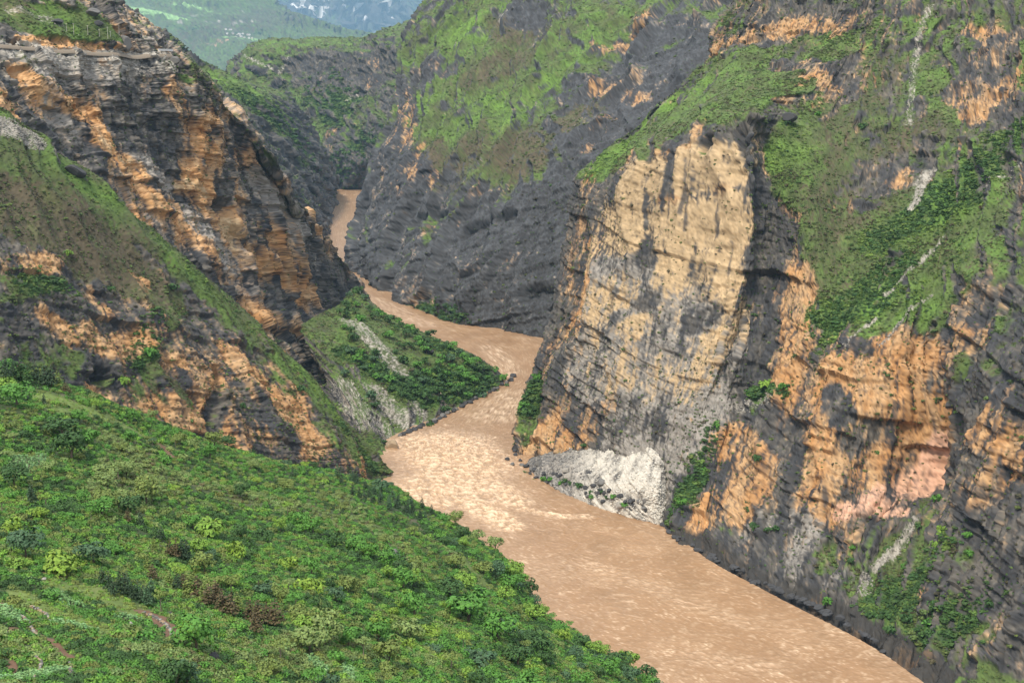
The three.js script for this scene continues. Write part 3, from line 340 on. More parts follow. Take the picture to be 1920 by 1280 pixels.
{ // bushy debris fan reaching into the river
  const net = rows(
    [715, 935, 1300, 690, 900, 1330, 650, 850, 1375, 600, 780, 1445, 560, 720, 1520],
    [733, 897, 0, 715, 872, 1290, 692, 832, 1330, 655, 775, 1400, 610, 715, 1470],
    [748, 836, 0, 722, 800, 1400, 682, 738, 1440, 632, 676, 1500, 565, 615, 1570],
    [815, 800, 0, 772, 750, 1465, 717, 690, 1505, 667, 638, 1560, 605, 588, 1640],
    [890, 760, 0, 842, 716, 1552, 772, 656, 1585, 694, 606, 1640, 640, 566, 1720],
    [966, 718, 0, 905, 686, 1640, 826, 646, 1650, 730, 600, 1690, 655, 548, 1780],
    [955, 697, 0, 892, 668, 1725, 812, 634, 1730, 722, 588, 1760, 665, 540, 1840],
    [915, 668, 0, 850, 652, 1850, 790, 630, 1880, 715, 592, 1950, 670, 545, 1980]);
  const L = new Land(net, Math.round(260 * Q), Math.round(200 * Q));
  L.areas([['grass', 0.6, 60, 880, 720, 800, 680, 740, 620], ['bush', 0.8, 46, 920, 710, 840, 720, 770, 730], ['bush', 0.6, 30, 800, 640, 870, 670], ['lush', 0.3, 40, 780, 660, 850, 700], ['scree', 0.72, 24, 660, 606, 700, 640, 750, 700], ['scree', 0.6, 20, 780, 760, 800, 790], ['scree', 0.66, 30, 700, 730, 740, 770, 770, 800], ['scree', 0.6, 26, 640, 720, 690, 790, 735, 830], ['orange', 0.6, 16, 700, 800, 735, 830, 740, 850], ['scree', 0.6, 34, 700, 780, 730, 820], ['scree', 0.5, 18, 640, 740, 690, 800], ['bush', 0.8, 26, 650, 660, 720, 700, 780, 750], ['grass', 0.6, 26, 650, 660, 720, 700, 780, 750], ['dark', 0.9, 11, 966, 722, 890, 762, 815, 802], ['rock', 1, 9, 964, 722, 890, 762, 815, 802], ['orange', 0.7, 12, 735, 840, 720, 830], ['rock', 0.7, 16, 740, 850, 735, 890]]);
  cliffs(L, { seed: 6, ribs: 5, ribL: 46, stretch: 3, green: -0.18, fine: 0.6, dip: 0.3, bed: 9, orange: -0.2, grey: 0.05 });
  fin('fan', L, 'debris_slope', 'green bushy debris fan that pushes into the brown river', 'slope');
}
{ // pale rockfall under the pillar
  const net = rows(
    [930, 878, 0, 975, 862, 1335, 1002, 850, 1348, 1030, 846, 1370], [948, 890, 0, 990, 872, 1268, 1030, 850, 1285, 1052, 838, 1315], [1000, 918, 0, 1045, 893, 1212, 1085, 856, 1230, 1112, 832, 1268], [1072, 943, 0, 1106, 912, 1165, 1140, 868, 1180, 1166, 828, 1208],
    [1150, 963, 0, 1168, 934, 1124, 1192, 888, 1132, 1212, 836, 1160], [1212, 979, 0, 1220, 955, 1102, 1230, 915, 1106, 1240, 862, 1130], [1242, 996, 0, 1247, 985, 1098, 1253, 965, 1106, 1260, 940, 1126]);
  const L = new Land(net, Math.round(240 * Q), Math.round(130 * Q));
  L.areas([['grass', -1, 200, 1100, 900]]);
  cliffs(L, { seed: 7, ribs: 2.5, ribL: 26, stretch: 2, green: -0.9, fine: 0.45, dip: 0.2, bed: 7, orange: -0.7, grey: 0.55 });
  const { n, C, S, T } = L;
  for (let q = 0; q < n; q++) { const sx = L.scr[q * 3], m = smooth(1050, 1130, sx) * smooth(0, 0.6, 0.5 + pn(S[q] / 9, T[q] / 18, 3)); for (let k = 0; k < 3; k++) C[q * 3 + k] = lerp(C[q * 3 + k] * 1.15, ROCK.white[k] * 1.75 * (0.95 + 0.25 * pn(S[q] / 1.4, T[q] / 1.4, 8)), m); }
  fin('fall', L, 'rockfall_slope', 'pale grey and white rockfall cone at the foot of the pillar', 'rockfall');
}
{ // the flat topped tableland closing the gorge
  const net = rows(
    [300, 349, 0, 320, 300, 4750, 345, 250, 4900, 370, 200, 5050, 400, 160, 5200, 428, 126, 5400, 440, 124, 5900, 445, 120, 6400],
    [400, 349, 0, 410, 290, 4720, 425, 235, 4850, 440, 185, 4980, 455, 140, 5080, 478, 88, 5200, 485, 84, 5700, 490, 80, 6300],
    [500, 352, 0, 505, 290, 4700, 515, 235, 4820, 530, 185, 4930, 545, 140, 5020, 565, 84, 5140, 572, 80, 5650, 575, 76, 6300],
    [590, 356, 0, 588, 300, 4660, 592, 245, 4740, 605, 190, 4830, 620, 140, 4920, 640, 82, 5040, 645, 76, 5600, 645, 71, 6300],
    [640, 354, 0, 636, 300, 4620, 645, 245, 4690, 660, 190, 4770, 675, 140, 4850, 690, 78, 4960, 695, 72, 5500, 698, 66, 6300],
    [700, 358, 0, 705, 300, 4520, 712, 245, 4570, 722, 190, 4640, 735, 135, 4720, 748, 68, 4840, 745, 58, 5400, 740, 48, 6300],
    [800, 360, 0, 805, 300, 4440, 812, 245, 4490, 822, 190, 4560, 835, 130, 4640, 845, 60, 4760, 840, 45, 5400, 830, 25, 6300]);
  const L = new Land(net, Math.round(280 * Q), Math.round(240 * Q));
  L.areas([['grass', 0.6, 24, 600, 77, 700, 66], ['lush', 0.6, 16, 500, 82, 620, 76, 740, 58], ['flat', 1, 26, 500, 76, 620, 72, 740, 50], ['grass', 0.5, 50, 480, 120, 460, 140], ['grass', 0.5, 50, 660, 330, 690, 330], ['grass', 0.4, 60, 640, 240, 600, 200], ['bush', 0.7, 60, 650, 320, 690, 280], ['bush', 0.5, 50, 640, 200, 600, 160], ['lush', 0.4, 24, 655, 190, 640, 220], ['scree', 0.7, 4, 460, 108, 480, 118, 510, 133], ['scree', 0.5, 4, 540, 100, 520, 140], ['scree', 0.6, 5, 665, 175, 650, 185], ['orange', 0.6, 16, 680, 130, 720, 110], ['orange', 0.5, 16, 690, 150, 700, 160], ['orange', 0.6, 14, 620, 240, 630, 320], ['rock', 0.6, 30, 620, 260, 626, 320], ['rock', 0.6, 50, 600, 110, 700, 130]]);
  cliffs(L, { seed: 8, ribs: 40, ribL: 190, stretch: 2, green: -0.06, fine: 1.3, dip: 0.3, bed: 26, orange: -0.3, grey: -0.25 });
  fin('table', L, 'plateau_hill', 'flat topped tableland closing the gorge under the far blue hills', 'plateau');
}
{ // far farmed hills and the last mountain
  const net = rows(
    [120, 190, 15810, 120, 120, 17595, 120, 60, 19380, 120, 0, 21420, 120, -60, 22950], [260, 190, 15810, 260, 120, 17595, 255, 60, 19380, 250, 0, 21420, 245, -60, 22950], [370, 190, 16065, 370, 120, 17850, 370, 65, 19635, 365, 5, 21675, 360, -60, 23205], [470, 190, 16320, 470, 125, 17850, 475, 75, 19890, 480, 25, 21675, 485, -8, 22950],
    [560, 190, 16575, 560, 130, 18105, 565, 88, 19890, 570, 55, 21420, 575, 33, 22440], [660, 190, 16830, 660, 130, 18360, 665, 95, 19890, 668, 72, 21165, 670, 62, 21930], [800, 190, 17085, 800, 130, 18615, 800, 100, 19890, 800, 88, 20910, 800, 82, 21675]);
  const L = new Land(more(net, 0, 30, 1500), Math.round(200 * Q), Math.round(140 * Q), { sink: false });
  L.areas([['field', 1, 11, 225, 10, 280, 20, 340, 34], ['field', 0.8, 7, 250, 30, 300, 26], ['field', 1, 4, 420, 73, 520, 75], ['field', 0.5, 10, 390, 20, 330, 10], ['grass', 0.5, 60, 300, 20, 450, 70], ['flat', 0.9, 20, 240, 15, 330, 30, 480, 70], ['scree', 0.75, 4, 335, 26, 400, 28], ['scree', 0.6, 4, 330, 40, 470, 42], ['scree', 0.7, 3, 435, 45, 485, 41], ['pink', 0.9, 16, 400, 80, 440, 75], ['scree', 0.5, 4, 450, 14, 460, 20], ['bush', 0.5, 26, 380, 60, 340, 50], ['dull', 0.4, 50, 330, 80, 520, 30], ['bush', 0.6, 10, 420, 62, 490, 66]]);
  cliffs(L, { seed: 9, ribs: 120, ribL: 1000, stretch: 1.5, green: 0.1, fine: 5, dip: 0.2, bed: 60, orange: -0.4, grey: -0.2 });
  fin('far', L, 'far_hills', 'hazy blue green farmed hills with terraces and a village', 'hills');
  const net2 = rows([380, 150, 36800, 385, 80, 39360, 390, 0, 42560, 395, -120, 46400], [500, 150, 36800, 505, 80, 39040, 510, 0, 41920, 515, -120, 45440], [600, 150, 35840, 605, 80, 37760, 612, 0, 40320, 620, -120, 44160], [700, 150, 36160, 708, 80, 38400, 715, 0, 41280, 725, -120, 44800], [800, 150, 35200, 810, 80, 37120, 820, 0, 39680, 830, -120, 43200], [960, 150, 35200, 970, 80, 37120, 980, 0, 39680, 990, -120, 43200]);
  const M = new Land(net2, Math.round(180 * Q), Math.round(120 * Q), { sink: false });
  M.areas([['scar', 1, 16, 565, 8, 600, -10, 620, 0], ['scar', 1, 6, 612, 10, 600, 36], ['scar', 0.9, 5, 632, 0, 640, 24], ['scar', 0.7, 12, 560, 10, 585, 25], ['scar', 0.7, 3, 660, 5, 680, 50], ['scar', 0.6, 3, 720, 5, 740, 40], ['rock', 0.4, 100, 600, 0, 700, 30]]);
  cliffs(M, { seed: 10, ribs: 300, ribL: 1300, stretch: 3, green: -0.12, fine: 14, dip: 0.2, bed: 70, orange: -0.6, grey: -0.1 });
  fin('last', M, 'far_mountain', 'last pale blue mountain with a white landslide scar', 'mountain');
}

// ---------------------------------------------------------------- the river
{
  const stations = [[900, 1400, 1930, 1420], [880, 1300, 1800, 1330], [820, 1180, 1640, 1215], [740, 1060, 1470, 1125], [690, 965, 1330, 1050], [680, 905, 1270, 1000], [700, 865, 1110, 905], [715, 830, 1010, 862], [790, 790, 1015, 800], [860, 752, 1030, 744], [910, 710, 1050, 694], [850, 658, 1055, 654], [765, 618, 1010, 622], [690, 588, 880, 596], [660, 552, 760, 553], [625, 512, 700, 520], [590, 472, 672, 490], [580, 432, 672, 450], [592, 398, 694, 402], [600, 368, 710, 372], [604, 346, 735, 348], [604, 335, 740, 337]];
  const net = stations.map(([a, b, c, d]) => [[a, b, 0], [a + (c - a) / 3, b + (d - b) / 3, 0], [a + (c - a) * 2 / 3, b + (d - b) * 2 / 3, 0], [c, d, 0]]);
  const L = new Land(net, Math.round(900 * Q), Math.round(270 * Q), { sink: false, along: (x) => (x < 0.76 ? x / 0.76 * 8 : 8 + (x - 0.76) / 0.24 * 13) / 21 });
  const { n, P, C } = L;
  for (let q = 0; q < n; q++) P[q * 3 + 1] = 0;
  L.areas([['rapid', 1, 90, 830, 830, 870, 880, 820, 930], ['rapid', 1, 34, 880, 940, 950, 985], ['rapid', 1, 40, 900, 900, 960, 940], ['rapid', 0.7, 50, 930, 780, 980, 740], ['rapid', 0.9, 14, 980, 955, 1050, 968, 1100, 968], ['rapid', 0.5, 24, 960, 700, 920, 650], ['rapid', 0.35, 24, 800, 610, 700, 560], ['calm', 0.8, 50, 1040, 1010, 1180, 1010], ['rapid', 0.3, 30, 1100, 1060, 1250, 1110, 1400, 1170], ['rapid', 0.3, 40, 1300, 1230, 1450, 1250]]);
  const R = L.w.rapid, calm = L.w.calm, h = new Float32Array(n);
  for (let q = 0; q < n; q++) {
    const o = q * 3, x = P[o], z = P[o + 2], r = Math.max(R[q], 0.17 * smooth(0.0, 0.5, pn(x / 40, z / 60, 17) + 0.15) * (1 - calm[q]));
    const wx = x + 11 * pn(x / 26, z / 26, 1) + 5 * pn(x / 9, z / 9, 2) + 1.5 * pn(x / 3, z / 3, 3), wz = z + 11 * pn(x / 26, z / 26, 5) + 5 * pn(x / 9, z / 9, 6) + 1.5 * pn(x / 3, z / 3, 7);
    const swirl = ridge(wx / 11, wz / 17, 3, 2), thin = ridge(wx / 3.4, wz / 6.4, 13, 2), fine = fbm(x / 2.6, z / 2.6, 9, 2), big = fbm(wx / 28, wz / 42, 12, 3), chop = ridge(x / 9 + 0.7 * pn(x / 10, z / 10, 3), z / 6 + 0.5 * pn(x / 8, z / 8, 14), 21, 3), rough = fbm(x / 7, z / 5, 31, 3);
    h[q] = r * (2.9 * (chop - 0.45) + 1.6 * rough) + (1 - r) * (0.5 * (swirl - 0.5) + 0.3 * (thin - 0.5) + 0.25 * big + 0.1 * fine);
    const quiet = 1 - 0.6 * calm[q], line = (smooth(0.76, 0.92, swirl) * 0.4 + smooth(0.74, 0.92, thin) * (0.5 + 0.6 * smooth(-0.1, 0.4, big))) * quiet;
    const foam = clamp(r * (0.22 + 1.0 * smooth(-0.05, 0.4, 0.6 * (chop - 0.5) + 0.5 * rough + 0.25 * fine)) + line * 0.8, 0, 1);
    const b = 1 + 0.16 * big + 0.1 * fine - 0.3 * r * smooth(0.05, 0.4, -rough);
    C[o] = lerp(0.345 * b, 0.8, foam * 0.9); C[o + 1] = lerp(0.212 * b, 0.615, foam * 0.9); C[o + 2] = lerp(0.119 * b, 0.43, foam * 0.9);
  }
  for (let q = 0; q < n; q++) P[q * 3 + 1] = h[q];
  L.normals();
  const water = new THREE.MeshPhysicalMaterial({ vertexColors: true, roughness: 0.32, ior: 1.33, side: THREE.DoubleSide });
  tag(L.mesh('river', water), 'wide muddy brown river winding through the gorge with pale rapids', 'river', null, 'structure');
}

// ---------------------------------------------------------------- the green hillside on the near side
const hill = (() => {
  const net = rows(
    [-90, 1700, 130, -60, 1340, 215, -60, 1180, 270, -60, 1020, 350, -60, 860, 450, -60, 690, 600],
    [140, 1700, 138, 150, 1340, 225, 140, 1190, 280, 130, 1040, 360, 130, 890, 460, 130, 728, 610],
    [360, 1700, 148, 350, 1340, 240, 340, 1210, 290, 330, 1080, 370, 320, 950, 480, 310, 806, 650],
    [560, 1700, 160, 550, 1340, 260, 540, 1230, 310, 530, 1110, 390, 520, 1000, 500, 520, 866, 690],
    [760, 1700, 178, 750, 1340, 290, 740, 1250, 340, 735, 1150, 420, 730, 1050, 520, 735, 925, 700],
    [960, 1700, 205, 950, 1340, 340, 940, 1270, 390, 935, 1190, 460, 930, 1120, 540, 940, 1050, 650],
    [1120, 1700, 240, 1100, 1340, 400, 1080, 1300, 430, 1050, 1240, 480, 1020, 1190, 540, 1005, 1142, 600],
    [1320, 1700, 300, 1300, 1360, 450, 1275, 1335, 475, 1255, 1315, 495, 1238, 1302, 515, 1222, 1290, 530]);
  net.forEach((c) => { const [x, y, d] = c[c.length - 1]; c.push([x + 25, y + 34, d + 55], [x + 60, y + 110, d + 130], [x + 90, y + 190, d + 170]); });
  const L = new Land(net, Math.round(340 * Q), Math.round(360 * Q), { sink: false });
  const { n, S, T, P, C, w } = L;
  L.areas([
    ['grass', 0.9, 26, 60, 740, 140, 760, 190, 780], ['grass', 0.6, 30, 220, 790, 300, 830, 340, 850], ['grass', 0.7, 20, 160, 775, 110, 770], ['grass', 0.7, 40, 90, 1090, 180, 1110, 260, 1150], ['grass', 0.5, 16, 820, 1010, 870, 1060, 930, 1110], ['grass', 0.6, 12, 700, 1110], ['grass', 0.5, 20, 150, 1180, 230, 1160],
    ['soil', 1, 15, 262, 1146, 300, 1160], ['soil', 1, 19, 300, 1162, 328, 1176, 322, 1198], ['soil', 0.9, 15, 70, 1190, 95, 1215, 125, 1238], ['soil', 0.8, 8, 5, 1122, 45, 1158, 70, 1192], ['grass', 0.8, 30, 40, 1110, 110, 1150, 190, 1180], ['soil', 0.7, 12, 20, 1240, 30, 1265], ['soil', 0.5, 12, 85, 1075, 120, 1085], ['soil', 0.6, 14, 320, 860, 300, 840], ['soil', 0.8, 14, 5, 1195, 20, 1180],
    ['crop', 1, 18, 42, 860, 40, 890], ['crop', 1, 13, 74, 850, 70, 885], ['crop', 1, 12, 45, 1085, 60, 1095], ['crop', 1, 11, 100, 1110, 145, 1130], ['crop', 1, 14, 5, 1130, 30, 1165], ['crop', 1, 15, 110, 1165, 155, 1180], ['crop', 1, 16, 110, 1260, 20, 1270], ['crop', 0.8, 12, 230, 1150, 250, 1155], ['crop', 1, 14, 650, 1255, 660, 1270], ['crop', 1, 14, 580, 1235, 600, 1250],
    ['pale', 0.9, 70, 300, 880, 440, 930, 580, 960], ['pale', 0.8, 60, 200, 820, 260, 870, 200, 960], ['pale', 0.9, 60, 480, 1240, 600, 1220, 700, 1240], ['pale', 0.6, 26, 640, 940, 720, 1000, 800, 1060], ['pale', 0.7, 40, 250, 1230, 400, 1260], ['pale', 0.5, 14, 800, 1010, 860, 1060, 930, 1110],
    ['wood', 0.9, 60, 700, 1060, 860, 1150, 980, 1210], ['wood', 0.8, 50, 560, 1000, 700, 1050], ['wood', 0.95, 44, 720, 930, 860, 1030, 980, 1130], ['wood', 0.95, 50, 1000, 1160, 1100, 1220, 1220, 1290], ['wood', 0.7, 50, 100, 950, 200, 950, 260, 1000], ['wood', 0.6, 40, 330, 990, 450, 1020],
  ]);
  const g = w.grass, soil = w.soil, crop = w.crop;
  L.push((q) => { const f = Math.max(g[q], soil[q], crop[q]); return 3.2 * fbm(S[q] / 38, T[q] / 38, 5, 3) * (1 - 0.6 * f) + (0.5 * fbm(S[q] / 5, T[q] / 5, 8, 2)) * (1 - 0.7 * f); });
  for (let q = 0; q < n; q++) {
    const o = q * 3, s = S[q], t = T[q], a = fbm(s / 16, t / 16, 3, 4), b = pn(s / 1.3, t / 1.3, 4);
    const c = [0.04, 0.064, 0.02], mix = (d, m) => { m = clamp(m, 0, 1); for (let i = 0; i < 3; i++) c[i] += (d[i] - c[i]) * m; };
    mix([0.095, 0.085, 0.05], smooth(0.1, 0.6, a)); mix([0.17, 0.25, 0.05], g[q] * (0.75 + 0.3 * b)); mix([0.16, 0.15, 0.07], w.pale[q] * smooth(0, 0.5, a + 0.2) * 0.6);
    mix([0.15, 0.085, 0.052], smooth(0.35, 0.55, soil[q] + 0.2 * b)); mix([0.1, 0.09, 0.05], smooth(0.4, 0.6, crop[q]) * 0.8);
    const k = 1 + 0.25 * b + 0.15 * a; C[o] = c[0] * k; C[o + 1] = c[1] * k; C[o + 2] = c[2] * k;
  }
  tag(L.mesh('hillside_terrain', rockMat), 'near green hillside covered in bushes, small trees and crop terraces', 'hillside', null, 'structure');
  return L;
})();

// ---------------------------------------------------------------- plants
const R = rng(2024), rr = (a, b) => a + (b - a) * R(), gauss = () => R() + R() + R() - 1.5;
// leaves: n small bent leaf sprays over the shells of several lobes [x, y, z, radius, height factor]
function leafy(lobes, n, size, seed, spread = 0.3) {
  const r = rng(seed), pos = [], col = [], idx = []; let total = 0; for (const l of lobes) total += l[3] * l[3];
  for (let k = 0; k < n; k++) {
    let pickAt = r() * total, l = lobes[0]; for (const m of lobes) { pickAt -= m[3] * m[3]; l = m; if (pickAt <= 0) break; }
    let x, y, z, d; do { x = r() * 2 - 1; y = r() * 2 - 1; z = r() * 2 - 1; d = Math.hypot(x, y, z); } while (d > 1 || d < 0.1);
    x /= d; y /= d; z /= d; if (y < -0.35 && r() < 0.75) y = -y;
    const R0 = l[3] * (1 - spread * r() * r()), cx = l[0] + x * R0, cy = l[1] + y * R0 * l[4], cz = l[2] + z * R0;
    let nx = x + (r() - 0.5) * 1.3, ny = y + 0.35 + (r() - 0.5) * 1.1, nz = z + (r() - 0.5) * 1.3; d = Math.hypot(nx, ny, nz) || 1; nx /= d; ny /= d; nz /= d;
    let ax = r() - 0.5, ay = r() - 0.5, az = r() - 0.5; const dt = ax * nx + ay * ny + az * nz; ax -= dt * nx; ay -= dt * ny; az -= dt * nz; d = Math.hypot(ax, ay, az) || 1; ax /= d; ay /= d; az /= d;
    const bx = ny * az - nz * ay, by = nz * ax - nx * az, bz = nx * ay - ny * ax, s = size * (0.65 + 0.7 * r()), w = s * 0.62, o = pos.length / 3, t = 0.72 + 0.56 * r(), fold = s * 0.18;
    pos.push(cx - ax * s, cy - ay * s, cz - az * s, cx + bx * w - nx * fold, cy + by * w - ny * fold, cz + bz * w - nz * fold, cx + ax * s, cy + ay * s, cz + az * s, cx - bx * w - nx * fold, cy - by * w - ny * fold, cz - bz * w - nz * fold);
    const warm = 0.92 + 0.2 * r(); for (let q = 0; q < 4; q++) col.push(t * warm, t, t * 0.9);
    idx.push(o, o + 1, o + 2, o, o + 2, o + 3);
  }
  const g = new THREE.BufferGeometry(); g.setAttribute('position', new THREE.Float32BufferAttribute(pos, 3)); g.setAttribute('color', new THREE.Float32BufferAttribute(col, 3)); g.setIndex(idx); const f = g.toNonIndexed(); f.computeVertexNormals(); return f;
}
function branchTube(points, r0, r1, sides = 6) { // a bent tapering limb
  const pos = [], idx = []; points.forEach((p, k) => { const rad = lerp(r0, r1, k / (points.length - 1)); for (let s = 0; s < sides; s++) { const a = s / sides * Math.PI * 2; pos.push(p[0] + Math.cos(a) * rad, p[1], p[2] + Math.sin(a) * rad); } });
  for (let k = 0; k < points.length - 1; k++) for (let s = 0; s < sides; s++) { const a = k * sides + s, b = k * sides + (s + 1) % sides; idx.push(a, b, a + sides, b, b + sides, a + sides); }
  const g = new THREE.BufferGeometry(); g.setAttribute('position', new THREE.Float32BufferAttribute(pos, 3)); g.setIndex(idx); g.computeVertexNormals(); return g;
}
const joined = (list) => mergeGeometries(list.map((g) => (g.index ? g.toNonIndexed() : g)));
function crownLobes(seed, w, h, base, n, flat) { const r = rng(seed), out = [[0, base + h * 0.5, 0, w * 0.34, flat]]; for (let k = 0; k < n; k++) { const a = k / n * 6.28 + r() * 0.9, q = w * (0.18 + 0.2 * r()), y = base + h * (0.22 + 0.6 * r()); out.push([Math.cos(a) * q, y, Math.sin(a) * q, w * (0.16 + 0.11 * r()), flat]); } return out; }
const PROTO = { broadleaf: [], bush: [], umbrella: [], conifer: [] }, FAR = { broadleaf: [], bush: [] };
for (let v = 0; v < 4; v++) {                                       // unit sizes: one metre across (broadleaf, bush, umbrella) or tall (conifer)
  const fork = (a, s) => [[0, 0.24, 0], [Math.cos(a) * 0.09, 0.4, Math.sin(a) * 0.09], [Math.cos(a) * 0.2, 0.58 * s, Math.sin(a) * 0.2]];
  PROTO.broadleaf.push({ trunk: joined([branchTube([[0, -0.1, 0], [0.01, 0.12, 0.01], [0, 0.3, 0]], 0.038, 0.026), ...[0.4, 2.3, 4.4].map((a) => branchTube(fork(a + v, 1), 0.02, 0.008, 5))]), crown: leafy(crownLobes(31 + v, 1, 0.62, 0.2, 8, 0.8), 520, 0.058, 51 + v) });
  PROTO.bush.push({ trunk: joined([0.2, 1.9, 3.6, 5.2].map((a) => branchTube([[Math.cos(a) * 0.03, -0.1, Math.sin(a) * 0.03], [Math.cos(a) * 0.08, 0.12, Math.sin(a) * 0.08], [Math.cos(a + v) * 0.2, 0.34, Math.sin(a + v) * 0.2]], 0.018, 0.008, 4))), crown: leafy(crownLobes(71 + v, 1, 0.5, 0.0, 7, 0.75), 330, 0.068, 91 + v) });
  PROTO.umbrella.push({ trunk: joined([branchTube([[0, -0.1, 0], [0.02, 0.3, 0], [0, 0.55, 0.01]], 0.03, 0.022), ...[0, 2.1, 4.2].map((a) => branchTube([[0, 0.5, 0], [Math.cos(a + v) * 0.15, 0.66, Math.sin(a + v) * 0.15], [Math.cos(a + v) * 0.3, 0.76, Math.sin(a + v) * 0.3]], 0.016, 0.006, 4))]), crown: leafy([0, 1, 2, 3, 4, 5, 6].map((k) => [Math.cos(k * 1.05 + v) * (k ? 0.26 : 0), 0.8 + 0.06 * Math.sin(k * 2 + v), Math.sin(k * 1.05 + v) * (k ? 0.26 : 0), 0.2, 0.42]), 330, 0.05, 111 + v) });
  FAR.broadleaf.push({ trunk: PROTO.broadleaf[v].trunk, crown: leafy(crownLobes(31 + v, 1, 0.62, 0.2, 7, 0.8), 150, 0.1, 251 + v) }); FAR.bush.push({ trunk: PROTO.bush[v].trunk, crown: leafy(crownLobes(71 + v, 1, 0.5, 0.0, 6, 0.75), 120, 0.11, 291 + v) });
  const rc = rng(131 + v), tiers = []; for (let k = 0; k < 9; k++) { const y = 0.18 + k * 0.088, q = 0.2 * (1 - (k / 9.6) ** 1.25) + 0.012; for (let a = 0; a < 5; a++) tiers.push([Math.cos(a * 1.257 + k) * q * 0.55, y, Math.sin(a * 1.257 + k) * q * 0.55, q * (0.45 + 0.2 * rc()), 0.55]); }
  PROTO.conifer.push({ trunk: branchTube([[0, -0.1, 0], [0.004, 0.4, 0], [0, 0.94, 0]], 0.022, 0.004, 6), crown: leafy(tiers, 280, 0.042, 151 + v, 0.6) });
}
const leafMat = {}, tint = (key, r, g, b) => { const m = matteVC(0.72); m.color.setRGB(r, g, b); leafMat[key] = m; };
tint('dark', 0.033, 0.092, 0.02); tint('green', 0.072, 0.21, 0.028); tint('bright', 0.15, 0.28, 0.036); tint('yellow', 0.165, 0.28, 0.03); tint('pale', 0.165, 0.245, 0.075); tint('blue', 0.05, 0.115, 0.055); tint('pine', 0.026, 0.06, 0.026); tint('rusty', 0.09, 0.072, 0.034); tint('olive', 0.14, 0.2, 0.045);
const barkMat = matte(0.11, 0.085, 0.062), barkPale = matte(0.22, 0.18, 0.14);
function plant(kind, variant, key, [x, y, z], size, height, label, category, group, far) {
  const p = (far ? FAR : PROTO)[kind][variant % 4], name = { broadleaf: 'broadleaf_tree', bush: 'bush', umbrella: 'umbrella_tree', conifer: 'conifer_tree' }[kind];
  const o = new THREE.Group(); o.name = numbered(name);
  const t = new THREE.Mesh(p.trunk, kind === 'umbrella' ? barkPale : barkMat), c = new THREE.Mesh(p.crown, leafMat[key]); t.name = kind === 'bush' ? 'stem' : 'trunk'; c.name = kind === 'bush' ? 'foliage' : 'crown';
  o.add(t, c); o.position.set(x, y, z); o.rotation.y = R() * 6.28; o.scale.set(size, height ?? size, size); scene.add(shade(o)); return tag(o, label, category, group);
}
const hillAt = (px, py) => hill.point(hill.find(px, py));
const shown = [];                                                   // [x, y, width] in the frame: what must not be hidden by a chance bush
const hides = (px, py, w, h) => shown.some(([x, y, q]) => Math.abs(px - x) < (w + q) * 0.42 && py > y - 3 && py - h < y - 4);
for (const line of [[60, 1276, 74, 1258, 66, 1234], [131, 1276, 129, 1244], [30, 1140, 46, 1162, 70, 1196, 120, 1240], [58, 1130, 94, 1160], [262, 1148, 296, 1162, 322, 1196]]) for (let k = 0; k + 3 < line.length; k += 2) for (let f = 0; f < 1; f += 0.25) shown.push([lerp(line[k], line[k + 2], f), lerp(line[k + 1], line[k + 3], f), 9]);
const standing = [];                                                // [x, z, radius] of what already stands on the hillside
function stand(kind, key, px, py, width, tall, label, group) {      // width and tall in 1920-frame pixels at that distance
  const p = hillAt(px, py), m = Math.hypot(p[0], p[1] - EYE, p[2]) / FOCAL, w = width * m; standing.push([p[0], p[2], w / 2]); shown.push([px, py, width]);
  const unit = kind === 'conifer' ? tall * m : w, hh = kind === 'conifer' ? undefined : tall * m / ({ broadleaf: 0.92, bush: 0.62, umbrella: 0.95 }[kind]);
  return plant(kind, Math.floor(R() * 4), key, p, kind === 'conifer' ? unit * (width / tall) / 0.42 : unit, kind === 'conifer' ? unit : hh, label, kind === 'bush' ? 'bush' : 'tree', group);
}
stand('broadleaf', 'green', 364, 1232, 80, 74, 'largest round green tree beside the terraced plots near the bottom edge');
stand('umbrella', 'olive', 303, 1148, 34, 44, 'small umbrella shaped tree with a bare trunk beside the ploughed strip');
stand('broadleaf', 'dark', 136, 866, 66, 62, 'big dark green tree just beside the pale green vegetable plot');
stand('broadleaf', 'green', 28, 770, 62, 50, 'broad spreading green tree on the bright grass below the pine group');
stand('broadleaf', 'bright', 10, 735, 48, 36, 'bushy light green tree above the broad tree on the upper grass');
stand('broadleaf', 'dark', 118, 812, 64, 38, 'wide low dark tree above the vegetable plot');
stand('broadleaf', 'green', 150, 790, 30, 30, 'round green tree standing alone below the grassy shoulder');
stand('broadleaf', 'green', 172, 830, 40, 36, 'green tree just uphill of the big dark one by the plot');
stand('broadleaf', 'green', 247, 790, 22, 24, 'lone small green tree near the cliff foot on the grassy shoulder');
stand('broadleaf', 'dark', 246, 962, 54, 46, 'large dark spreading tree in the middle of the bushy slope');
stand('broadleaf', 'dark', 446, 938, 30, 30, 'dark round tree alone among pale bushes on the high slope');
stand('broadleaf', 'dark', 498, 1020, 42, 36, 'dark tree beside the yellow green bushes at mid slope');
stand('broadleaf', 'blue', 176, 1062, 60, 44, 'broad grey green tree above the grass terraces');
stand('bush', 'yellow', 112, 1075, 80, 42, 'large golden green bush at the upper end of the terraces');
stand('bush', 'yellow', 580, 1112, 60, 36, 'glowing yellow green bush between the brown conifers and the river wood');
stand('bush', 'bright', 395, 1012, 60, 40, 'bright green bush below the dark slope tree');
stand('bush', 'yellow', 440, 1050, 50, 34, 'yellow green bush on the open mid slope');
stand('bush', 'yellow', 540, 1068, 44, 30, 'yellowish bush just above the glowing one at mid slope');
stand('bush', 'yellow', 22, 995, 44, 30, 'spiky yellow green bush at the edge of the upper wood');
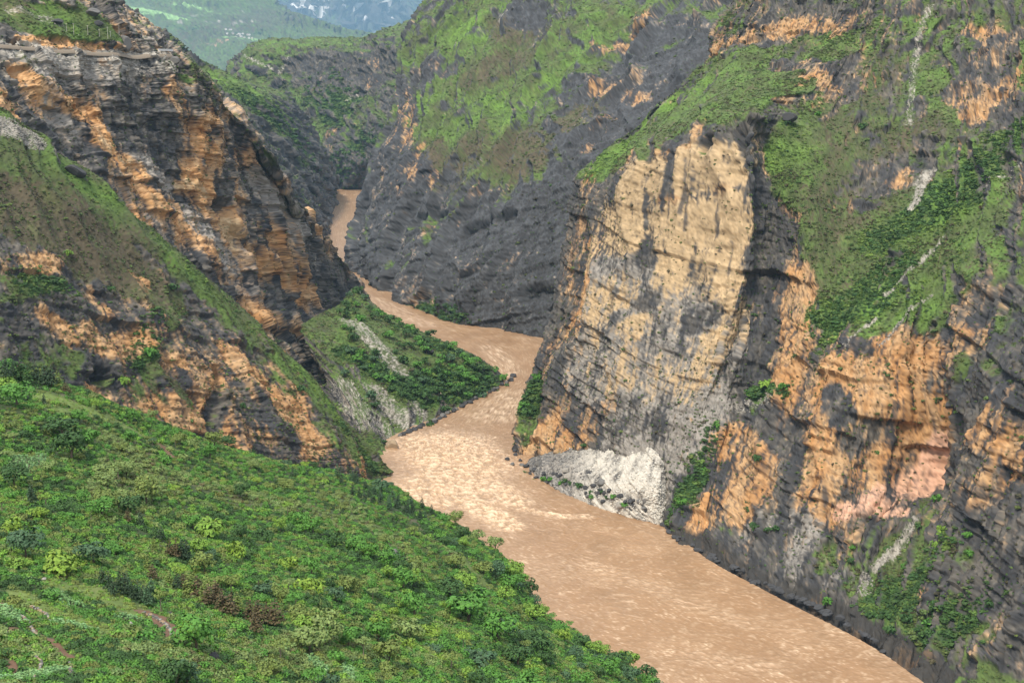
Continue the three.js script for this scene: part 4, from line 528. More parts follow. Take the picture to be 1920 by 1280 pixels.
stand('broadleaf', 'green', 880, 1175, 90, 66, 'tallest leafy tree in the river wood with layered pale leaves');
stand('broadleaf', 'green', 930, 1205, 70, 60, 'full green tree just downhill of the tallest one in the river wood');
stand('broadleaf', 'dark', 975, 1245, 60, 46, 'dark broad tree near the lower end of the river wood');
stand('broadleaf', 'dark', 845, 1120, 60, 40, 'dark crowned tree at the upper side of the river wood');
stand('broadleaf', 'blue', 905, 1248, 66, 44, 'grey green tree at the lower side of the river wood');
stand('broadleaf', 'dark', 992, 1118, 30, 34, 'dark tree leaning over the brink above the smooth river');
for (const [x, y, w, h, key] of [[10, 705, 24, 48, 'pine'], [24, 700, 18, 44, 'pine'], [36, 708, 26, 46, 'dark'], [52, 712, 20, 42, 'dark'], [62, 706, 18, 40, 'pine'], [84, 716, 28, 46, 'pine'], [98, 716, 24, 44, 'pine'], [106, 712, 20, 38, 'olive'], [48, 738, 14, 26, 'pine'], [84, 742, 10, 24, 'pine']])
  stand('conifer', key, x, y + 14, w, h, 'dark conifer in the group on the grass shoulder under the dark rock face', 'conifers on the grass shoulder');
stand('conifer', 'rusty', 122, 742, 22, 24, 'rust brown bushy conifer at the end of the group on the grass shoulder');
for (const [x, y, h] of [[205, 1110, 44], [213, 1116, 40], [222, 1112, 46], [232, 1118, 48], [240, 1112, 42], [250, 1128, 40], [258, 1122, 44], [268, 1132, 42], [276, 1138, 46], [285, 1128, 50], [192, 1102, 38]])
  stand('conifer', R() < 0.7 ? 'pine' : 'blue', x, y, h * 0.46, h, 'slim green conifer with a bare lower trunk along the field edge', 'slim conifers along the field edge');
for (const [x, y, h] of [[316, 1100, 34], [330, 1108, 36], [345, 1112, 40], [356, 1118, 42], [368, 1122, 46], [380, 1134, 44], [392, 1142, 48], [402, 1136, 44], [416, 1148, 50], [430, 1156, 50], [444, 1150, 44], [470, 1162, 46], [484, 1176, 54], [498, 1172, 48], [512, 1186, 56], [476, 1196, 44], [288, 1082, 36], [282, 1064, 34]])
  stand('conifer', ['rusty', 'rusty', 'olive', 'pine'][Math.floor(R() * 4)], x, y, h * 0.62, h, 'brownish bushy conifer in the stand running down the terraces', 'brownish conifers down the terraces');
for (const [x, y, h, k] of [[318, 1040, 36, 'rusty'], [330, 1044, 42, 'rusty'], [342, 1046, 46, 'pine'], [352, 1046, 44, 'pine'], [300, 1018, 32, 'pine'], [236, 990, 30, 'rusty'], [262, 996, 34, 'pine'], [60, 945, 40, 'pine'], [54, 930, 30, 'blue'], [290, 1032, 30, 'olive']])
  stand('conifer', k, x, y, h * 0.5, h, 'pointed conifer rising from the bushes in the middle of the slope', 'pointed conifers among the slope bushes');
for (let k = 0; k < 34; k++) { const f = k / 33, x = lerp(640, 800, f) + gauss() * 16, y = lerp(900, 968, f) + gauss() * 13; stand('conifer', R() < 0.6 ? 'pine' : 'blue', x, y + 8, rr(9, 13), rr(20, 30), 'small dark fir on the brink above the rapids', 'firs on the brink above the rapids'); }

// the rest of the hillside: separate bushes and trees, thinned by distance from each other
const SIZE_WORD = (s) => s > 6.4 ? 'large' : s > 4.2 ? 'middling' : 'small', TINT_WORD = { dark: 'dark green', green: 'fresh green', bright: 'bright green', yellow: 'yellow green', pale: 'pale feathery', blue: 'grey green', olive: 'olive green' };
const W = hill.w, rowsSeen = Math.floor(hill.nv * 5.25 / 8);
function hillSpot() { for (;;) { const i = Math.floor(R() * (hill.nu + 1)), j = Math.floor(R() * rowsSeen), q = i * hill.W + j, x = hill.scr[q * 3], y = hill.scr[q * 3 + 1]; if (x > -30 && x < 1290 && y > 640 && y < 1330) return [q, x, y]; } }
let made = { bush: 0, broadleaf: 0, umbrella: 0 };
const LIMIT = { bush: 205, broadleaf: 150, umbrella: 50 };
for (let tries = 0; tries < 9000; tries++) {
  const [q, px, py] = hillSpot(), p = hill.point(q), open = Math.max(W.grass[q], W.soil[q], W.crop[q]); if (open > 0.35) continue;
  const wood = W.wood[q], pale = W.pale[q], brink = hill.T[q] > 0 && py > 900 && px > 620;
  let kind = R() < 0.15 + 0.75 * wood ? 'broadleaf' : R() < 0.16 + pale * 0.2 ? 'umbrella' : 'bush';
  if (made[kind] >= LIMIT[kind]) continue;
  const size = kind === 'broadleaf' ? rr(5, 10) : kind === 'umbrella' ? rr(4, 6.4) : rr(2.8, 6.4), gap = size * 0.42;
  if (standing.some(([x, z, r]) => (x - p[0]) ** 2 + (z - p[2]) ** 2 < (gap + r * 0.8) ** 2)) continue;
  const d = -p[2], wide = size / d * FOCAL; if (wide < 13 || hides(px, py, wide, wide * 0.8)) continue; if (px < 330 && py > 1085 && R() < 0.96) continue;
  standing.push([p[0], p[2], gap]); made[kind]++;
  const roll = R(), key = pale > 0.4 ? (roll < 0.6 ? 'pale' : roll < 0.8 ? 'olive' : 'green') : wood > 0.35 ? (roll < 0.4 ? 'dark' : roll < 0.75 ? 'green' : roll < 0.87 ? 'bright' : 'blue') : (roll < 0.25 ? 'green' : roll < 0.42 ? 'dark' : roll < 0.62 ? 'olive' : roll < 0.74 ? 'bright' : roll < 0.82 ? 'yellow' : roll < 0.92 ? 'pale' : 'blue');
  const where = wood > 0.35 && px > 520 ? 'in the river wood on the steep side of the hill' : wood > 0.35 ? 'in the upper wood at the middle of the slope' : px < 420 && py > 1080 ? 'among the crop terraces at the bottom of the slope' : pale > 0.4 && py < 1020 ? 'on the dry high slope under the rock spur' : pale > 0.4 ? 'on the pale scrub shoulder near the bottom edge' : py < 860 ? 'on the grassy top of the hillside' : px > 640 ? 'near the brink above the river' : 'on the open bushy slope';
  const noun = { broadleaf: 'tree', umbrella: 'flat topped tree', bush: 'bush' }[kind];
  plant(kind, Math.floor(R() * 4), key, p, size, size * rr(0.8, 1.15), `${SIZE_WORD(size)} ${TINT_WORD[key]} ${noun} ${where}`, kind === 'bush' ? 'bush' : 'tree', `${SIZE_WORD(size)} ${TINT_WORD[key]} ${noun === 'bush' ? 'bushe' : noun}s ${where}`);
}
console.log('hillside plants', JSON.stringify(made));

// low growth that nobody could count
function scatter(name, label, category, geometry, spots, material) {
  const m = new THREE.InstancedMesh(geometry, material, spots.length), M = new THREE.Matrix4(), E = new THREE.Euler(), Qt = new THREE.Quaternion(), V = new THREE.Vector3(), Sc = new THREE.Vector3(), K = new THREE.Color();
  spots.forEach(([x, y, z, sx, sy, r, g, b], k) => { E.set(gauss() * 0.15, R() * 6.28, gauss() * 0.15); M.compose(V.set(x, y, z), Qt.setFromEuler(E), Sc.set(sx, sy, sx)); m.setMatrixAt(k, M); m.setColorAt(k, K.setRGB(r, g, b)); });
  m.name = numbered(name); m.castShadow = m.receiveShadow = true; scene.add(m); return tag(m, label, category, null, 'stuff');
}
const leafVC = matteVC(0.75);
const clump = leafy([[0, 0.1, 0, 0.75, 0.8], [0.4, 0.1, 0.2, 0.5, 0.8], [-0.35, 0.15, -0.25, 0.5, 0.8], [0.05, 0.2, -0.4, 0.45, 0.8]], 64, 0.24, 501, 0.4);
const clumpMid = leafy([[0, 0.15, 0, 0.7, 0.85], [0.45, 0.1, 0.2, 0.48, 0.85], [-0.35, 0.15, -0.3, 0.5, 0.85], [0.05, 0.15, -0.45, 0.42, 0.85], [-0.3, 0.12, 0.4, 0.42, 0.85]], 150, 0.15, 505, 0.3);
const clumpFar = leafy([[0, 0.1, 0, 0.8, 0.75], [0.3, 0.1, 0.3, 0.5, 0.7]], 26, 0.4, 502, 0.4);
const maize = leafy([[0, 0.5, 0, 0.4, 1.3]], 16, 0.36, 503, 0.8);
const jitter = (c, a) => { const t = 1 + gauss() * a, h = gauss() * 0.1; return [c[0] * t * (1 + h), c[1] * t, c[2] * t * (1 - h)]; };
{
  const pal = { dark: [0.034, 0.092, 0.02], green: [0.074, 0.21, 0.028], bright: [0.14, 0.29, 0.036], pale: [0.16, 0.235, 0.075], olive: [0.135, 0.19, 0.045], dry: [0.13, 0.13, 0.055], grass: [0.15, 0.215, 0.048] }, low = [], crops = [], mids = [];
  for (let k = 0; k < 62000; k++) {
    const [q, px, py] = hillSpot(), p = hill.point(q), g = W.grass[q], soil = W.soil[q], crop = W.crop[q], d = -p[2]; if (soil > 0.35 && R() < 0.96) continue; if (crop > 0.4) continue;
    const n = 0.5 + pn(p[0] / 14, p[2] / 14, 4) * 0.9 + gauss() * 0.25, roll = R(); if (g > 0.4 ? R() < 0.45 : 0.5 * (1 + pn(p[0] / 7, p[2] / 7, 8)) < 0.22) continue;
    const key = g > 0.35 ? (roll < 0.7 ? 'grass' : roll < 0.9 ? 'bright' : 'pale') : W.pale[q] > 0.35 ? (roll < 0.55 ? 'pale' : roll < 0.75 ? 'olive' : roll < 0.88 ? 'dry' : 'green') : W.wood[q] > 0.35 ? (n < 0.5 ? 'dark' : n < 0.9 ? 'green' : 'bright') : n < 0.3 ? 'dark' : n < 0.62 ? 'green' : n < 0.8 ? 'olive' : n < 0.95 ? 'bright' : 'pale';
    const s = g > 0.35 ? rr(0.5, 1) : rr(0.5, 1.45) * (0.7 + d / 1100);
    low.push([p[0] + gauss() * 0.6, p[1] - 0.1, p[2] + gauss() * 0.6, s, s * rr(0.6, 1.1), ...jitter(g > 0.35 ? pal[key] : pal[key].map((v) => v * 0.88), 0.3)]);
  }
  for (let q = 0; q < hill.n; q++) if (W.crop[q] > 0.35 && hill.front[q]) for (let k = 0; k < 2; k++) { const p = hill.point(q), row = Math.round((p[0] * 0.6 + p[2] * 0.8 + gauss() * 0.3) / 1.1); crops.push([p[0] + gauss() * 0.9, p[1], p[2] + gauss() * 0.9, rr(0.5, 0.8), rr(0.6, 1.0), ...jitter(row & 1 ? [0.13, 0.27, 0.1] : [0.18, 0.34, 0.15], 0.25)]); }
  const cell = new Map(), key2 = (x, z) => Math.floor(x / 4) + ',' + Math.floor(z / 4); let mid = 0;
  for (const [x, z, r] of standing) { const c = key2(x, z); if (!cell.has(c)) cell.set(c, []); cell.get(c).push([x, z, r * 0.8]); }
  for (let k = 0; k < 110000 && mid < 9500; k++) {               // bushes in between, each clear of its neighbours
    const [q, px, py] = hillSpot(), p = hill.point(q); if (Math.max(W.grass[q], W.soil[q], W.crop[q]) > 0.3) continue;
    const r = 0.95 + 1.7 * R() * R() + (W.wood[q] > 0.35 ? 0.6 : 0) + -p[2] / 1300, cx = Math.floor(p[0] / 4), cz = Math.floor(p[2] / 4); let free = true;
    for (let a = -1; a <= 1 && free; a++) for (let b = -1; b <= 1 && free; b++) for (const [x, z, m] of cell.get((cx + a) + ',' + (cz + b)) ?? []) if ((x - p[0]) ** 2 + (z - p[2]) ** 2 < ((r + m) * 0.64) ** 2) { free = false; break; }
    if (!free || hides(px, py, r * 2 / -p[2] * FOCAL, r * 1.5 / -p[2] * FOCAL) || (px < 330 && py > 1085 && R() < 0.8)) continue; const c = cx + ',' + cz; if (!cell.has(c)) cell.set(c, []); cell.get(c).push([p[0], p[2], r]); mid++;
    const n = 0.5 + pn(p[0] / 16, p[2] / 16, 4) * 0.8 + gauss() * 0.35, roll = R();
    const kind = W.pale[q] > 0.35 ? (roll < 0.6 ? 'pale' : roll < 0.8 ? 'olive' : 'green') : W.wood[q] > 0.35 ? (n < 0.55 ? 'dark' : n < 0.95 ? 'green' : 'bright') : n < 0.28 ? 'dark' : n < 0.55 ? 'green' : n < 0.74 ? 'olive' : n < 0.9 ? 'bright' : 'pale';
    mids.push([p[0], p[1] + r * 0.1, p[2], r, r * rr(0.8, 1.15), ...jitter(pal[kind], 0.22)]);
  }
  scatter('hillside_shrubbery', 'dense rounded bushes covering the near hillside between the larger ones', 'bushes', clumpMid, mids, leafVC);
  scatter('hillside_undergrowth', 'low scrub, tall grass and brambles covering the near hillside', 'undergrowth', clump, low, leafVC);
  scatter('crop_foliage', 'leafy crop plants filling the small plots on the near hillside', 'crops', maize, crops, leafVC);
}
function cover(key, label, tries, min, max, geo, bushy = 1) {
  const L = lands[key], spots = [], w = L.w, W = (k, q) => w[k] ? w[k][q] : 0, sd = key.length * 3.1;
  for (let k = 0; k < tries; k++) {
    const q = Math.floor(R() * L.n), px = L.scr[q * 3], py = L.scr[q * 3 + 1]; if (px < -20 || px > 1940 || py < -20 || py > 1300) continue;
    const p = L.point(q), b = W('bush', q), d = W('dull', q), u = W('lush', q), g = L.green[q], n = pn(p[0] / 22, p[1] / 22, p[2] / 22 + sd), m = pn(p[0] / 6, p[1] / 6, p[2] / 6 + sd);
    if (p[1] < 3 || W('scree', q) > 0.4 && R() < 0.9) continue;
    const want = g > 0.5 ? 0.35 + 0.9 * b + 0.5 * n + 0.5 * m : ((key === 'spur' || key === 'cliff' ? 0.13 : 0.05) + 0.15 * b) * (1 + 1.4 * n); if (R() > want * bushy) continue;
    const s = rr(min, max) * (R() < 0.1 ? 2 : 1) * (0.55 + 0.9 * b + 0.2 * R()), roll = R() + n * 0.4;
    const c = b > 0.35 ? (roll < 0.5 ? [0.028, 0.075, 0.016] : roll < 0.85 ? [0.045, 0.105, 0.02] : [0.085, 0.15, 0.026]) : u > 0.3 ? (roll < 0.5 ? [0.12, 0.2, 0.036] : roll < 0.8 ? [0.075, 0.135, 0.03] : [0.038, 0.09, 0.022]) : roll < 0.3 ? [0.065, 0.11, 0.03] : roll < 0.6 ? [0.095, 0.14, 0.036] : roll < 0.78 - d * 0.2 ? [0.045, 0.105, 0.022] : [0.06, 0.056, 0.03];
    spots.push([p[0], p[1] - s * 0.1, p[2], s, s * rr(0.55, 0.95), ...jitter(c, 0.25)]);
  }
  console.log(key, spots.length); scatter('slope_shrubbery', label, 'shrubbery', geo, spots, leafVC);
}
cover('wall', 'tussocks and low shrubs over the grass slopes of the near canyon wall', 300000, 0.7, 2.1, clumpFar);
cover('mount', 'tussocks and low shrubs on the grass ribs of the far side mountain', 140000, 1.1, 3, clumpFar, 0.8);
cover('spur', 'tussocks and shrubs on the rocky spur', 110000, 0.6, 1.9, clumpFar);
cover('cliff', 'sparse tussocks and shrubs on the long fractured cliff', 130000, 0.8, 1.8, clumpFar);
cover('ridge', 'dense bushes on the green ridge behind the cliff', 26000, 2.5, 5, clumpFar, 1.2);
cover('fan', 'low bushes on the debris fan by the river', 26000, 1.2, 2.6, clumpFar, 1.2);
cover('table', 'bushes scattered over the slopes of the tableland', 24000, 3, 6, clumpFar);
cover('far', 'trees and hedges scattered over the far farmed hills', 12000, 8, 16, clumpFar, 0.8);

// ---------------------------------------------------------------- trees and bushes one can tell apart beyond the hillside
function stool(land, kind, key, px, py, width, tall, label, group, name) {
  const L = lands[land], p = L.point(L.find(px, py)), m = Math.hypot(p[0], p[1] - EYE, p[2]) / FOCAL, w = width * m;
  return plant(kind, Math.floor(R() * 4), key, p, w, tall * m / (kind === 'bush' ? 0.62 : 0.92), label, kind === 'bush' ? 'bush' : 'tree', group, true);
}
{
  const L = lands.fan, put = [];
  for (let k = 0; k < 14000 && put.length < 115; k++) {
    const q = Math.floor(R() * L.n), px = L.scr[q * 3], py = L.scr[q * 3 + 1], j = q % L.W, i = Math.floor(q / L.W); if (i < 45 || i > 200 || j < 6 || L.w.scree[q] > 0.35 || px < 640) continue;
    if (R() > 0.25 + 0.9 * L.w.bush[q] + (px > 880 ? 0.4 : 0)) continue;
    const size = rr(13, 27); if (put.some(([x, y, s]) => Math.hypot(x - px, (y - py) * 1.4) < (s + size) * 0.33)) continue; put.push([px, py, size]);
    const lowRow = j < 50, key = R() < 0.55 ? 'dark' : R() < 0.7 ? 'green' : 'blue', word = key === 'dark' ? 'dark green' : key === 'green' ? 'fresh green' : 'grey green';
    const where = px > 860 ? 'on the tip of the debris fan' : lowRow ? 'along the rocky bank of the debris fan' : 'on the upper debris fan';
    const kind = R() < 0.75 ? 'broadleaf' : 'bush', noun = kind === 'bush' ? 'bush' : 'tree'; stool('fan', kind, key, px, py, size, size * rr(0.65, 0.9), `${word} ${size > 20 ? 'spreading' : 'small round'} ${noun} ${where}`, `${word} ${size > 20 ? 'spreading' : 'small round'} ${noun === 'bush' ? 'bushe' : noun}s ${where}`);
  }
  const M = lands.mount; for (let k = 0; k < 30; k++) { const px = rr(762, 880), py = 606 - R() * 40 * (1 - Math.abs(px - 815) / 80) - (px < 790 ? 8 : 0); stool('mount', 'broadleaf', R() < 0.6 ? 'dark' : 'blue', px, py, rr(9, 15), rr(8, 11), 'dark tree in the clump at the water under the grey cliff', 'trees at the water under the grey cliff'); }
}
const ledges = [['wall', 1405, 742, 20, 'on the ledge in the orange wall, nearest the pillar'], ['wall', 1438, 732, 30, 'largest on the ledge in the orange wall'], ['wall', 1468, 730, 22, 'at the far end of the ledge in the orange wall'], ['wall', 1345, 800, 20, 'in the gully beside the pillar, upper end'], ['wall', 1322, 850, 18, 'halfway down the gully beside the pillar'], ['wall', 1300, 905, 20, 'low in the gully beside the pillar'], ['wall', 1284, 955, 22, 'at the foot of the gully beside the pillar'], ['wall', 1318, 886, 14, 'small, between two others in the gully by the pillar'],
  ['wall', 1432, 873, 20, 'on bare orange rock above the grey slab'], ['wall', 1424, 1000, 22, 'on the dark rock over the river, first of two'], ['wall', 1452, 995, 18, 'on the dark rock over the river, second of two'], ['wall', 1400, 958, 16, 'under the orange face close to the river'], ['wall', 1595, 1060, 18, 'in the dark gully below the pink hollow'], ['wall', 1600, 1030, 14, 'small, above another in the dark gully below the pink hollow'],
  ['wall', 1764, 948, 24, 'right under the pink hollow beside the chute'], ['wall', 1728, 995, 20, 'beside the pink chute, upper one'], ['wall', 1762, 1000, 26, 'bright one on the rib beside the pink chute'], ['wall', 1758, 1030, 24, 'below the bright one on the rib by the pink chute'], ['wall', 1820, 1012, 20, 'under the dark buttress'], ['wall', 1818, 1040, 18, 'lower one under the dark buttress'], ['wall', 1690, 1060, 18, 'beside the lower end of the pink chute'], ['wall', 1556, 1142, 22, 'at the water edge on black rock'], ['wall', 1700, 1170, 26, 'in the bushy hollow near the river, upper one'], ['wall', 1678, 1205, 26, 'lowest in the bushy hollow near the river'], ['wall', 1740, 1175, 24, 'in the middle of the bushy hollow near the river'], ['wall', 1752, 1140, 20, 'at the top of the bushy hollow near the river'], ['wall', 1850, 1135, 20, 'at the dark wall base'], ['wall', 1755, 1205, 24, 'at the outer side of the bushy hollow'],
  ['wall', 1000, 712, 20, 'hanging at the edge of the pillar, top one'], ['wall', 992, 742, 22, 'hanging at the edge of the pillar, middle one'], ['wall', 986, 768, 22, 'hanging at the edge of the pillar, lowest one'], ['wall', 1440, 1000, 14, 'tiny, between the pair on the dark rock'], ['wall', 1090, 838, 14, 'at the head of the rockfall'], ['wall', 1478, 232, 16, 'beside the dark boulder on the grass shoulder'], ['wall', 1620, 238, 18, 'round one on the high grass under the rock bands'], ['wall', 1538, 210, 14, 'alone on the grass under the striped crag'],
  ['spur', 130, 482, 18, 'bright one above the orange ledge of the spur'], ['spur', 462, 758, 16, 'on the dark face of the spur'], ['spur', 232, 724, 24, 'bright one at the foot of the spur by the hillside'], ['spur', 300, 640, 24, 'in the cleft of the spur, upper one'], ['spur', 282, 668, 26, 'in the cleft of the spur, lower one'], ['spur', 412, 700, 16, 'in the crack of the spur'], ['spur', 560, 740, 20, 'on the grassy rib of the spur end'], ['spur', 330, 540, 22, 'on the grass spine of the spur'], ['spur', 208, 545, 16, 'on the slope below the grass spine']];
for (const [land, x, y, s, where] of ledges) stool(land, 'bush', /bright|largest/.test(where) ? 'bright' : R() < 0.5 ? 'green' : 'dark', x, y, s, s * 0.75, `bush ${where}`);
for (let k = 0; k < 16; k++) { const f = k / 15; stool('fall', 'bush', R() < 0.5 ? 'green' : 'dark', lerp(958, 1170, f) + gauss() * 8, lerp(894, 952, f) - R() * 22, rr(10, 20), rr(7, 11), 'green bush among the dark blocks along the rockfall foot', 'bushes along the rockfall foot'); }
// ---------------------------------------------------------------- rocks
const stoneGeo = [0, 1, 2, 3].map((v) => {
  const g = new THREE.IcosahedronGeometry(0.5, 2), p = g.attributes.position, col = new Float32Array(p.count * 3);
  for (let k = 0; k < p.count; k++) { let x = p.getX(k), y = p.getY(k), z = p.getZ(k); const c = 9 * v + 3; for (let m = 0; m < 9; m++) { const a = RND[c + m * 3] * 6.28, b = RND[c + m * 3 + 1] * 2 - 1, s = Math.sqrt(1 - b * b), nx = Math.cos(a) * s, ny = b, nz = Math.sin(a) * s, d = x * nx + y * ny + z * nz, lim = 0.3 + 0.13 * RND[c + m * 3 + 2]; if (d > lim) { x -= nx * (d - lim); y -= ny * (d - lim); z -= nz * (d - lim); } } p.setXYZ(k, x, y, z); const t = 1 + 0.3 * pn(x * 5, y * 5, z * 5 + v) + 0.2 * pn(x * 14, y * 14, z * 14); col.fill(t, k * 3, k * 3 + 3); }
  g.setAttribute('color', new THREE.BufferAttribute(col, 3)); g.computeVertexNormals(); return g;
});
const stoneMat = { black: [0.055, 0.057, 0.062], grey: [0.15, 0.148, 0.143], pale: [0.3, 0.285, 0.255], tan: [0.33, 0.25, 0.165] }; for (const k in stoneMat) { const m = matteVC(0.95); m.color.setRGB(...stoneMat[k]); stoneMat[k] = m; }
function boulder(L, px, py, wide, tall, key, label, group) {
  const p = L.point(L.find(px, py)), m = Math.hypot(p[0], p[1] - EYE, p[2]) / FOCAL, o = new THREE.Mesh(stoneGeo[Math.floor(R() * 4)], stoneMat[key]); o.name = numbered('boulder');
  o.position.set(p[0], Math.max(p[1], 0) + tall * m * 0.25, p[2]); o.scale.set(wide * m * 1.25, tall * m * 1.25, wide * m * 1.1); o.rotation.set(gauss() * 0.3, R() * 6, gauss() * 0.3); scene.add(shade(o)); return tag(o, label, 'boulder', group);
}
boulder(lands.wall, 1478, 226, 30, 16, 'black', 'dark boulder sticking out of the grass shoulder above the pillar');
boulder(lands.spur, 140, 326, 34, 18, 'black', 'dark boulder on the grass spine of the spur');
boulder(lands.cliff, 172, 30, 24, 14, 'grey', 'grey outcrop boulder high above the mountain road'); boulder(lands.cliff, 182, 46, 16, 9, 'black', 'smaller dark boulder below the grey outcrop above the road'); boulder(lands.cliff, 243, 78, 22, 24, 'grey', 'upright grey crag at the bend of the mountain road'); boulder(lands.cliff, 322, 122, 22, 14, 'grey', 'grey block on the slope under the road end'); boulder(lands.cliff, 108, 42, 20, 8, 'black', 'flat dark rock in the grass above the road');
boulder(hill, 741, 1036, 14, 9, 'grey', 'lone grey boulder in the bushes above the river wood'); boulder(hill, 245, 1170, 12, 14, 'pale', 'pale pointed stone on the grass terraces'); boulder(hill, 82, 1087, 9, 4, 'pale', 'flat pale slab on the top terrace'); boulder(hill, 398, 1240, 16, 16, 'black', 'dark rock beside the largest round tree'); boulder(hill, 314, 1152, 14, 5, 'black', 'low dark rock under the umbrella shaped tree');
boulder(lands.fan, 803, 662, 16, 11, 'black', 'dark boulder among the bushes on top of the fan'); boulder(lands.fan, 738, 856, 22, 16, 'tan', 'orange brown rock at the water by the spur end');
boulder(lands.fall, 1066, 898, 17, 13, 'pale', 'large square pale block in the middle of the rockfall'); boulder(lands.fall, 1060, 884, 15, 8, 'pale', 'white slab just above the square block of the rockfall'); boulder(lands.fall, 1128, 906, 18, 13, 'grey', 'split grey block low on the rockfall'); boulder(lands.fall, 1165, 950, 15, 10, 'pale', 'pale block at the water end of the rockfall'); boulder(lands.fall, 1012, 872, 13, 10, 'grey', 'grey block on the upstream side of the rockfall');
for (let k = 0; k < 46; k++) { const f = k / 45, x = lerp(952, 1215, f) + gauss() * 8, y = lerp(890, 970, f) - R() * 26 - 4; boulder(lands.fall, x, y, rr(6, 12), rr(5, 8), R() < 0.6 ? 'black' : 'grey', 'dark block along the wet foot of the rockfall', 'blocks along the foot of the rockfall'); }
for (let k = 0; k < 44; k++) { const f = k / 43, x = lerp(966, 752, f) + gauss() * 6, y = lerp(716, 830, f) + gauss() * 4; boulder(lands.fan, x, y, rr(7, 13), rr(5, 8), R() < 0.8 ? 'black' : 'grey', 'black boulder on the bank of the debris fan', 'boulders on the bank of the debris fan'); }
for (let k = 0; k < 90; k++) { const f = clamp(Math.floor(R() * 14) / 14 + 0.07 * R() * R(), 0, 1), pts = [[1245, 998], [1330, 1056], [1430, 1112], [1530, 1155], [1620, 1212], [1690, 1262]], g = f * 5, i = Math.min(4, Math.floor(g)), u = g - i; boulder(lands.wall, lerp(pts[i][0], pts[i + 1][0], u), lerp(pts[i][1], pts[i + 1][1], u) - R() * 6, rr(4, 10) + 12 * R() ** 3, rr(4, 8), 'black', 'wet dark boulder at the water along the near canyon wall', 'boulders along the foot of the near canyon wall'); }
{ // loose stones that nobody could count
  const spots = [], L = lands.fall; for (let k = 0; k < 9000; k++) { const q = Math.floor(R() * L.n), p = L.point(q); if (p[1] < 0.3) continue; const s = 0.4 + 2.2 * R() ** 4, m = smooth(1040, 1130, L.scr[q * 3] + gauss() * 50), t = rr(0.6, 1.3); spots.push([p[0], p[1], p[2], s, s * 0.8, lerp(0.15, 0.52, m) * t, lerp(0.15, 0.5, m) * t, lerp(0.148, 0.45, m) * t]); }
  for (const key of ['wall', 'cliff', 'fan', 'spur']) { const A = lands[key]; let n = 0; for (let k = 0; k < 400000 && n < 2600; k++) { const q = Math.floor(R() * A.n); if (A.w.scree[q] < 0.3) continue; const p = A.point(q), s = 0.4 + 1.5 * R() ** 3, t = rr(0.7, 1.15); n++; spots.push([p[0], p[1], p[2], s, s * 0.7, 0.3 * t, 0.285 * t, 0.255 * t]); } }
  scatter('loose_rubble', 'loose pale stones in the chutes and rockfalls', 'rubble', stoneGeo[1], spots, matteVC(0.95));
}
// ---------------------------------------------------------------- dry stone terrace walls on the hillside
function drystone(line, label) {
  const pts = line.map(([x, y]) => new THREE.Vector3(...hillAt(x, y))), curve = new THREE.CatmullRomCurve3(pts), len = curve.getLength(), o = new THREE.Group(); o.name = numbered('stone_wall'); o.position.copy(pts[0]); scene.add(o);
  const n = Math.max(6, Math.round(len / 0.5)), Y = new THREE.Vector3();
  for (let layer = 0; layer < 2; layer++) for (let k = 0; k < n; k++) { if (R() < 0.16 + layer * 0.2) continue; curve.getPointAt((k + 0.5 * (layer & 1)) / n, Y); const s = new THREE.Mesh(stoneGeo[Math.floor(R() * 4)], stoneMat[['tan', 'pale', 'grey', 'grey'][Math.floor(R() * 4)]]); s.name = 'stone'; s.position.set(Y.x - pts[0].x + gauss() * 0.15, Y.y - pts[0].y + 0.1 + layer * 0.32, Y.z - pts[0].z + gauss() * 0.15); s.scale.set(rr(0.6, 0.95), rr(0.4, 0.6), rr(0.5, 0.8)); s.rotation.set(gauss() * 0.3, R() * 6, gauss() * 0.3); o.add(s); }
  return tag(shade(o), label, 'stone wall');
}
drystone([[60, 1276], [74, 1258], [74, 1244], [66, 1234]], 'curved dry stone wall climbing from the bottom edge');
drystone([[131, 1276], [132, 1258], [129, 1244]], 'short straight dry stone wall beside the maize at the bottom edge');
drystone([[30, 1140], [46, 1162], [58, 1184], [70, 1196]], 'long dry stone wall beside the dark bare bank');
drystone([[58, 1130], [78, 1142], [94, 1160]], 'low stone edge of the middle terrace');
drystone([[272, 1148], [296, 1162], [316, 1178], [322, 1196]], 'stone edge along the ploughed strip');
drystone([[2, 1196], [12, 1190], [22, 1200]], 'tumbled stone wall on the lowest terrace');
